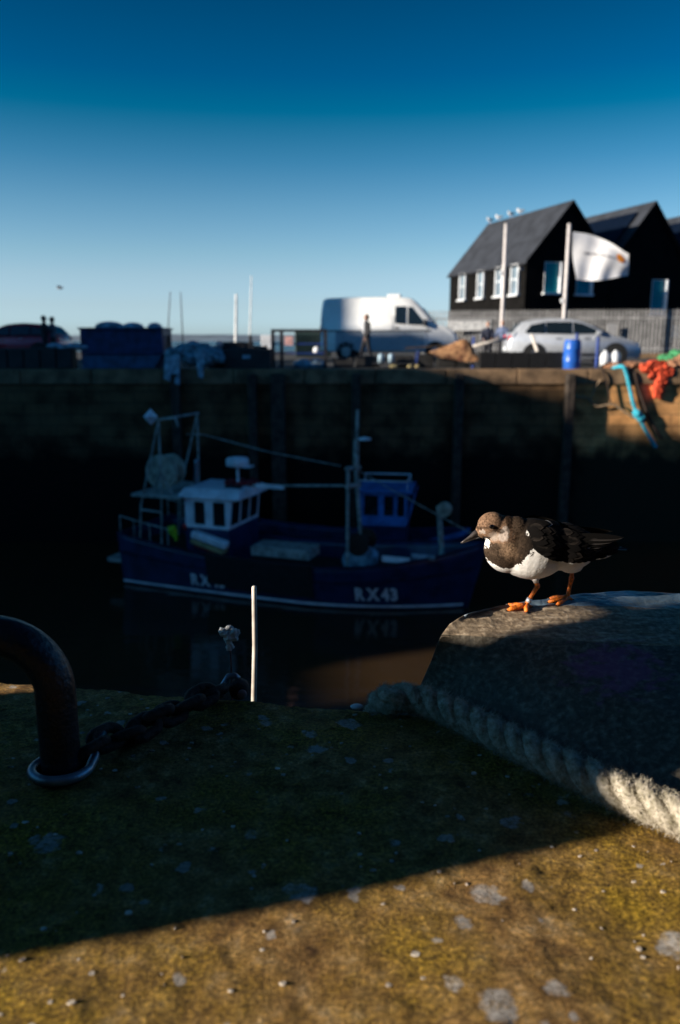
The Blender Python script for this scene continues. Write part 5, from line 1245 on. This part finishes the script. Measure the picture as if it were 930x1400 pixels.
# ================================================================== FENCE, POLES, FLAG
fn = root('palisade_fence', (0, 0, ZQ), 'tall grey steel palisade fence in front of the black houses', 'fence')
fp0 = P(576, 430, 39.5); fp1 = P(1010, 430, 37.2); fa_ = Vector((fp0.x, 39.5, 0)); fb2 = Vector((fp1.x, 37.2, 0)); fd = (fb2-fa_); Lfz = fd.length; fd.normalize(); hf_ = P(760, 424.5, 38.4).z-ZQ; fz_ = math.atan2(fd.y, fd.x)
nb_ = 6
for b in range(nb_):
    m_ = MB(); s0 = Lfz*b/nb_; bl = Lfz/nb_; npale = int(bl/.165)
    for k in range(npale):
        c_ = fa_+fd*(s0+bl*(k+.5)/npale); m_.box((c_.x, c_.y, hf_/2+.03), (.075, .02, hf_-.08), rz=fz_)
        m_.add([c_+Vector((fd.x*-.037, fd.y*-.037, hf_-.01)), c_+Vector((fd.x*.037, fd.y*.037, hf_-.01)), c_+Vector((0, 0, hf_+.06))], [(0,1,2)])
    m_.build('pale_panel', M['grey'], fn)
    for z_ in (.45, hf_-.35):
        c_ = fa_+fd*(s0+bl/2); MB().box((c_.x+fd.y*-.04, c_.y+.045, z_), (bl-.02, .05, .06), rz=fz_).build('rail', M['grey'], fn)
    c_ = fa_+fd*s0; MB().box((c_.x, c_.y+.10, hf_/2), (.10, .10, hf_), rz=fz_).build('post', M['dark'], fn)
q0, q1 = P(615, 437, 38.6), P(673, 452, 38.6)
sg_ = root('banner_board', ((q0.x+q1.x)/2, 38.9, ZQ), 'long blank white board fixed on the fence behind the van bonnet', 'board'); MB().box((0, 0, (q0.z+q1.z)/2-ZQ), (q1.x-q0.x, .03, q0.z-q1.z)).build('panel', M['sign'], sg_); MB().box((0, -.018, q0.z-ZQ-.02), (q1.x-q0.x+.04, .02, .03)).build('edge_strip', M['grey'], sg_)
for px, py, lab, cm in ((838, 450, 'small grey notice plate on the fence above the car bonnet', 'grey'), (926, 453, 'small bluish notice plate on the fence at the right edge', 'tarp')):
    q = P(px, py, 37.6); tag(MB().box((q.x, 37.75, q.z), (.45, .02, .5)).build('notice_plate', M[cm]), lab, 'notice')
q = P(850, 490, 36.6); tag(MB().box((q.x+2, 37.3, ZQ+.12), (9, .35, .24)).build('low_wall', M['coping'], bevel=.02), 'low pale concrete kerb wall at the foot of the fence', 'wall')
for px, lab, bulge in ((692, 'bare pale flagpole left of the flag', True), (778.5, 'pale flagpole carrying the white flag', False)):
    Yp = 35; t_ = P(px, 308, Yp); fpz = root('flagpole', (t_.x, Yp, ZQ), lab, 'flagpole', 'flagpoles before the fence'); H_ = t_.z-ZQ
    MB().tube([(0,0,0), (0,0,1.2), (0,0,H_*.5), (0,0,H_)], [.088,.088,.080,.072], 14).build('shaft', M['pole'], fpz, smooth=True); MB().ell((0,0,H_+.03), (.08,.08,.05)).build('cap', M['pole'], fpz)
    zc_ = P(px, 373 if bulge else 411, Yp).z-ZQ; MB().box((-.13, -.02, zc_), (.10, .12, .18)).build('cleat', M['white'], fpz, bevel=.02)
Yf = 34.9; TL, TR, BL, BR = (783,317), (857,348), (788,382), (861,379)
fl = root('flag', (P(783,317,Yf).x, Yf, P(783,317,Yf).z), 'white flag with grey print and an orange mark flying from the right pole', 'flag'); fo = Vector((P(783,317,Yf).x, Yf, P(783,317,Yf).z))
def flag_pt(u, v):
    tx = TL[0]+(TR[0]-TL[0])*u; ty = TL[1]+(TR[1]-TL[1])*u-9*math.sin(PI*u)*.9; bx_ = BL[0]+(BR[0]-BL[0])*u; by = BL[1]+(BR[1]-BL[1])*u+3*math.sin(PI*u*1.4)
    if u > .9: tx += 2*(u-.9)*10; 
    q = P(tx+(bx_-tx)*v-2*math.sin(PI*v)*(1-u), ty+(by-ty)*v, Yf)
    q.y += .09*math.sin(u*6.0+v*2.6-.6)*(.25+u)+.03*math.sin(u*15+v*5)*(.3+v)+.03*math.sin(u*4-v*9); return q-fo
rows = [[flag_pt(i/48, j/30) for i in range(49)] for j in range(31)]
o = MB().grid(rows).build('cloth', M['paleflag'], fl, smooth=True)
nrmf = Vector((0,-1,0))
def patch(us, vs, m, name):
    MB().grid([[flag_pt(u, v)+nrmf*.012 for u in us] for v in vs]).build(name, m, o)
mm = MB(); ub = .20
for k in range(14):
    wd_ = .022 if k % 3 else .012; us = [ub+wd_*i/3 for i in range(4)]; mm.grid([[flag_pt(u, v)+nrmf*.012 for u in us] for v in (.395-.02*u_ if False else .39+.03*(k%2)*0, .425, .45)]); ub += .040
mm.build('print_line', M['flagmark'], o)
mm = MB(); c_ = len(mm.v)
mm.v = [tuple(flag_pt(.86, .36)+nrmf*.014)]+[tuple(flag_pt(.86+.075*math.cos(2*PI*k/20), .36+.15*math.sin(2*PI*k/20))+nrmf*.014) for k in range(20)]; mm.f = [(0, 1+k, 1+(k+1)%20) for k in range(20)]
mm.build('orange_mark', M['flagorange'], o)

# ================================================================== BLACK HOUSES
ang = R(18); gx = Vector((math.cos(ang), math.sin(ang), 0)); gs = Vector((-math.sin(ang), math.cos(ang), 0))
corner = P(720, 358, 45); ez = corner.z; w_h = 5.3; Ld = 9.4
def house(k, rzg, label, back, side_windows, gable_windows, panel):
    o = corner+gx*(w_h+.06)*k; h = root('weatherboard_house', (o.x, o.y, ZQ), label, 'house', 'black weatherboard houses behind the fence', ang)
    E_ = ez-ZQ; Rz = rzg-ZQ; W = w_h
    m_ = MB(); m_.prism([(0,0),(0,E_),(W/2,Rz-.10),(W,E_),(W,0)], 0, back)
    nb2 = 46
    for i in range(nb2):                                   # overlapping boards on gable and long side
        z0 = Rz*i/nb2; z1 = z0+Rz/nb2*1.04
        zc_ = (z0+z1)/2; x0 = 0 if zc_ < E_ else (zc_-E_)/(Rz-E_)*W/2
        if W-2*x0 > .3: m_.add([(x0,-.030,z0),(W-x0,-.030,z0),(W-x0,-.006,z1),(x0,-.006,z1)], [(0,1,2,3)])
        if z1 < E_+.02: m_.add([(-.030,-.02,z0),(-.006,-.02,z1),(-.006,back,z1),(-.030,back,z0)], [(0,1,2,3)])
    wl = m_.build('wall', M['tar'], h)
    sl_ = math.atan2(Rz-E_, W/2); t = .14
    r_ = MB(); ov = .16
    ex = -ov*math.cos(sl_); ezz = E_-ov*math.sin(sl_)
    r_.prism([(ex, ezz+.02), (W/2, Rz+.02), (W-ex, ezz+.02), (W-ex, ezz+t+.02), (W/2, Rz+t+.02), (ex, ezz+t+.02)], -.14, back+.14); rf_ = r_.build('roof', M['slate'], h)
    b_ = MB()
    for a0, a1 in (((ex, ezz-.12), (W/2, Rz-.12)), ((W/2, Rz-.12), (W-ex, ezz-.12))): b_.slab([(a0[0],-.175,a0[1]),(a1[0],-.175,a1[1]),(a1[0],-.175,a1[1]+.27),(a0[0],-.175,a0[1]+.27)], (0,.03,0))
    b_.build('bargeboard', M['tar'], rf_)
    MB().tube([(ex-.05, -.1, ezz), (ex-.05, back+.1, ezz)], .06, 8).build('gutter', M['dark'], rf_)
    def window(cx, cz, ww, hh, side):
        f = MB(); th = .10; dp = .12
        def put(m, x0, x1, z0, z1, d0, d1):
            if side: m.box((-(d0+d1)/2-.03, (x0+x1)/2, (z0+z1)/2), (d1-d0, x1-x0, z1-z0))
            else: m.box(((x0+x1)/2, -(d0+d1)/2-.03, (z0+z1)/2), (x1-x0, d1-d0, z1-z0))
        put(f, cx-ww/2, cx-ww/2+(th if side else .03), cz-hh/2, cz+hh/2, 0, dp if side else .03); put(f, cx+ww/2-th, cx+ww/2, cz-hh/2, cz+hh/2, 0, dp if side else .24)
        xl = cx-ww/2+(th if side else .03); tt = th if side else .03; put(f, xl, cx+ww/2-th, cz+hh/2-tt, cz+hh/2, 0, dp-.004 if side else .028)
        if side: put(f, xl, cx+ww/2-th, cz-.03, cz+.03, 0, dp-.05)
        o2 = f.build('window', M['white'], h)
        g = MB(); put(g, xl, cx+ww/2-th, cz-hh/2, cz+hh/2-tt, .002, .026); g.build('pane', M['sidepane'] if side else M['skypane'], o2)
        s_ = MB(); put(s_, cx-ww/2-.10, cx+ww/2+.10, cz-hh/2-.10, cz-hh/2, 0, dp+.10); s_.build('sill', M['white'], o2)
    for cy, cz, ww, hh in side_windows: window(cy, cz, ww, hh, True)
    for cx, cz, ww, hh in gable_windows: window(cx, cz, ww, hh, False)
    if panel:
        p_ = MB(); 
        def rp(u, y, off): return (W/2*u-off*math.sin(sl_), y, E_+(Rz-E_)*u+.02+t/math.cos(sl_)+off*math.cos(sl_))
        p_.slab([rp(panel[0], panel[2], .05), rp(panel[1], panel[2], .05), rp(panel[1], panel[3], .05), rp(panel[0], panel[3], .05)], (0, 0, .05)); p_.build('solar_panel', M['solar'], rf_)
    lq_ = MB(); lq_.box((-.18, .25, E_-.35), (.25, .12, .16)); lq_.build('wall_lamp', M['grey'], h)
    return h
zwin = P(760, 380, 45.8).z-ZQ; zw1 = P(700, 382, 46).z-ZQ
house(0, 7.76, 'black weatherboard house with four white windows along its sunny side, nearest the van', Ld, [(1.0, zw1, .85, 1.62), (2.75, zw1, .85, 1.60), (5.0, zw1, .85, 1.58), (7.4, zw1, .85, 1.58)], [(1.62, zwin, 1.0, 1.62), (3.65, zwin-.05, .95, 1.6)], None)
house(1, 7.98, 'black weatherboard house with a dark solar panel, middle of the row behind the flag', 9.0, [], [(3.35, P(905, 405, 47).z-ZQ, .95, 1.9)], (.22, .80, .7, 5.5))
house(2, 8.0, 'black weatherboard house cut off by the right edge', 9.5, [], [(1.6, P(905, 405, 51).z-ZQ, .95, 1.8)], (.15, .80, .6, 6))
house(3, 8.0, 'black weatherboard house beyond the frame, last of the row', 9.5, [], [], None) if False else None

# gulls on the ridge
def gull(loc, rz, label, group=None):
    g = root('gull', loc, label, 'gull', group, rz)
    me = blob([('e', (0,0,.20), (.19,.085,.085), Matrix.Rotation(R(8),3,'Y')), ('e', (.12,0,.25), (.08,.065,.08)), ('e', (.17,0,.33), (.058,.05,.055)), ('e', (-.18,0,.20), (.12,.04,.03))], .012, 4); link('body', me, M['gull'], g, True)
    for s in (-1, 1):
        link('wing', blob([('e', (-.06, s*.075, .22), (.19,.022,.06), Matrix.Rotation(R(8),3,'Y'))], .01, 2), M['gullgrey'], g, True)
        MB().tube([(.0, s*.03, .14), (.0, s*.03, 0)], .009, 6).build('leg', M['pinksign'], g)
    MB().tube([(.215,0,.33), (.285,0,.315)], [.014,.004], 8).build('beak', M['flotyel'], g); return g
apx = corner+gx*w_h/2
gl = [(.985, 'gull perched at the far end of the nearest house ridge'), (.86, 'gull second from the far end of the ridge'), (.70, 'gull third along the ridge from the far end'), (.58, 'gull on the ridge nearest the gable')]
for i, (f, lab) in enumerate(gl):
    q = apx+gs*(Ld*f); gull((q.x, q.y, 7.76+.17), R(200-40*(i%2)), lab, 'gulls on the roof ridge')
q = P(82, 394, 60)
fg_ = root('flying_gull', q, 'tiny distant bird flying in the open sky at left', 'bird'); link('body', blob([('e', (0,0,0), (.26,.07,.07))], .02, 2), M['gullgrey'], fg_, True)
for s in (-1, 1): MB().slab([(.08,s*.05,.02),(-.08,s*.05,.02),(-.10,s*.32,.16),(-.02,s*.62,.10),(.10,s*.32,.17)], (0,0,.012)).build('wing', M['gullgrey'], fg_)

# ================================================================== MASTS BEYOND THE QUAY
def yacht(px0, px1, top, Y, r, m, label):
    a = P(px0, 470, Y); t_ = P(px1, top, Y); y_ = root('sailing_yacht', (a.x, Y, ZW), label, 'yacht', 'yachts beyond the far quay', R(80)); Lh = 8; rows = []
    for z in (-.3, .2, .6, .95):
        rr = []
        for i in range(17):
            u = i/16; rr.append((u*Lh-4, -(1.2*(.75+.25*z))*math.sin(PI*(.18+.82*u))**.8, z))
        rows.append(rr+[(x, -y, z) for x, y, z in rr[::-1]])
    m_ = MB().grid(rows, closed=True); n = 34; m_.f.append(tuple(3*n+i for i in range(n))); m_.build('hull', M['boatwhite'], y_, smooth=False)
    dx = t_.x-a.x; tp = Matrix.Rotation(-R(80), 3, 'Z') @ Vector((dx, 0, t_.z-ZW)); mp = MB().tube([(0,0,.8), tp*.5+Vector((0,0,.4)), tp], [r, r, r*.7], 10); mp.build('mast', m, y_)
    MB().tube([(0,0,2.0), (-3.2,0,1.9)], .07, 8).build('boom', m, y_); MB().box((.4,0,1.15), (2.6,1.3,.45)).build('cabin', M['boatwhite'], y_, bevel=.1); return y_
yacht(320, 323, 402, 75, .14, M['sign'], 'yacht beyond the quay showing a stout white mast')
yacht(338, 344, 377, 85, .08, M['sign'], 'yacht beyond the quay showing the tallest thin pale mast')
for px0, px1, top, lab in ((226, 233, 399, 'thin dark leaning dan pole standing right behind the skip'), (251, 247, 399, 'thin dark pole standing behind the net heap')):
    a = P(px0, 480, 26); t_ = P(px1, top, 26); tag(MB().tube([(a.x, 26, ZQ), (t_.x, 26, t_.z)], [.024,.014], 8).build('dan_pole', M['dark']), lab, 'pole', 'dan poles on the quay')
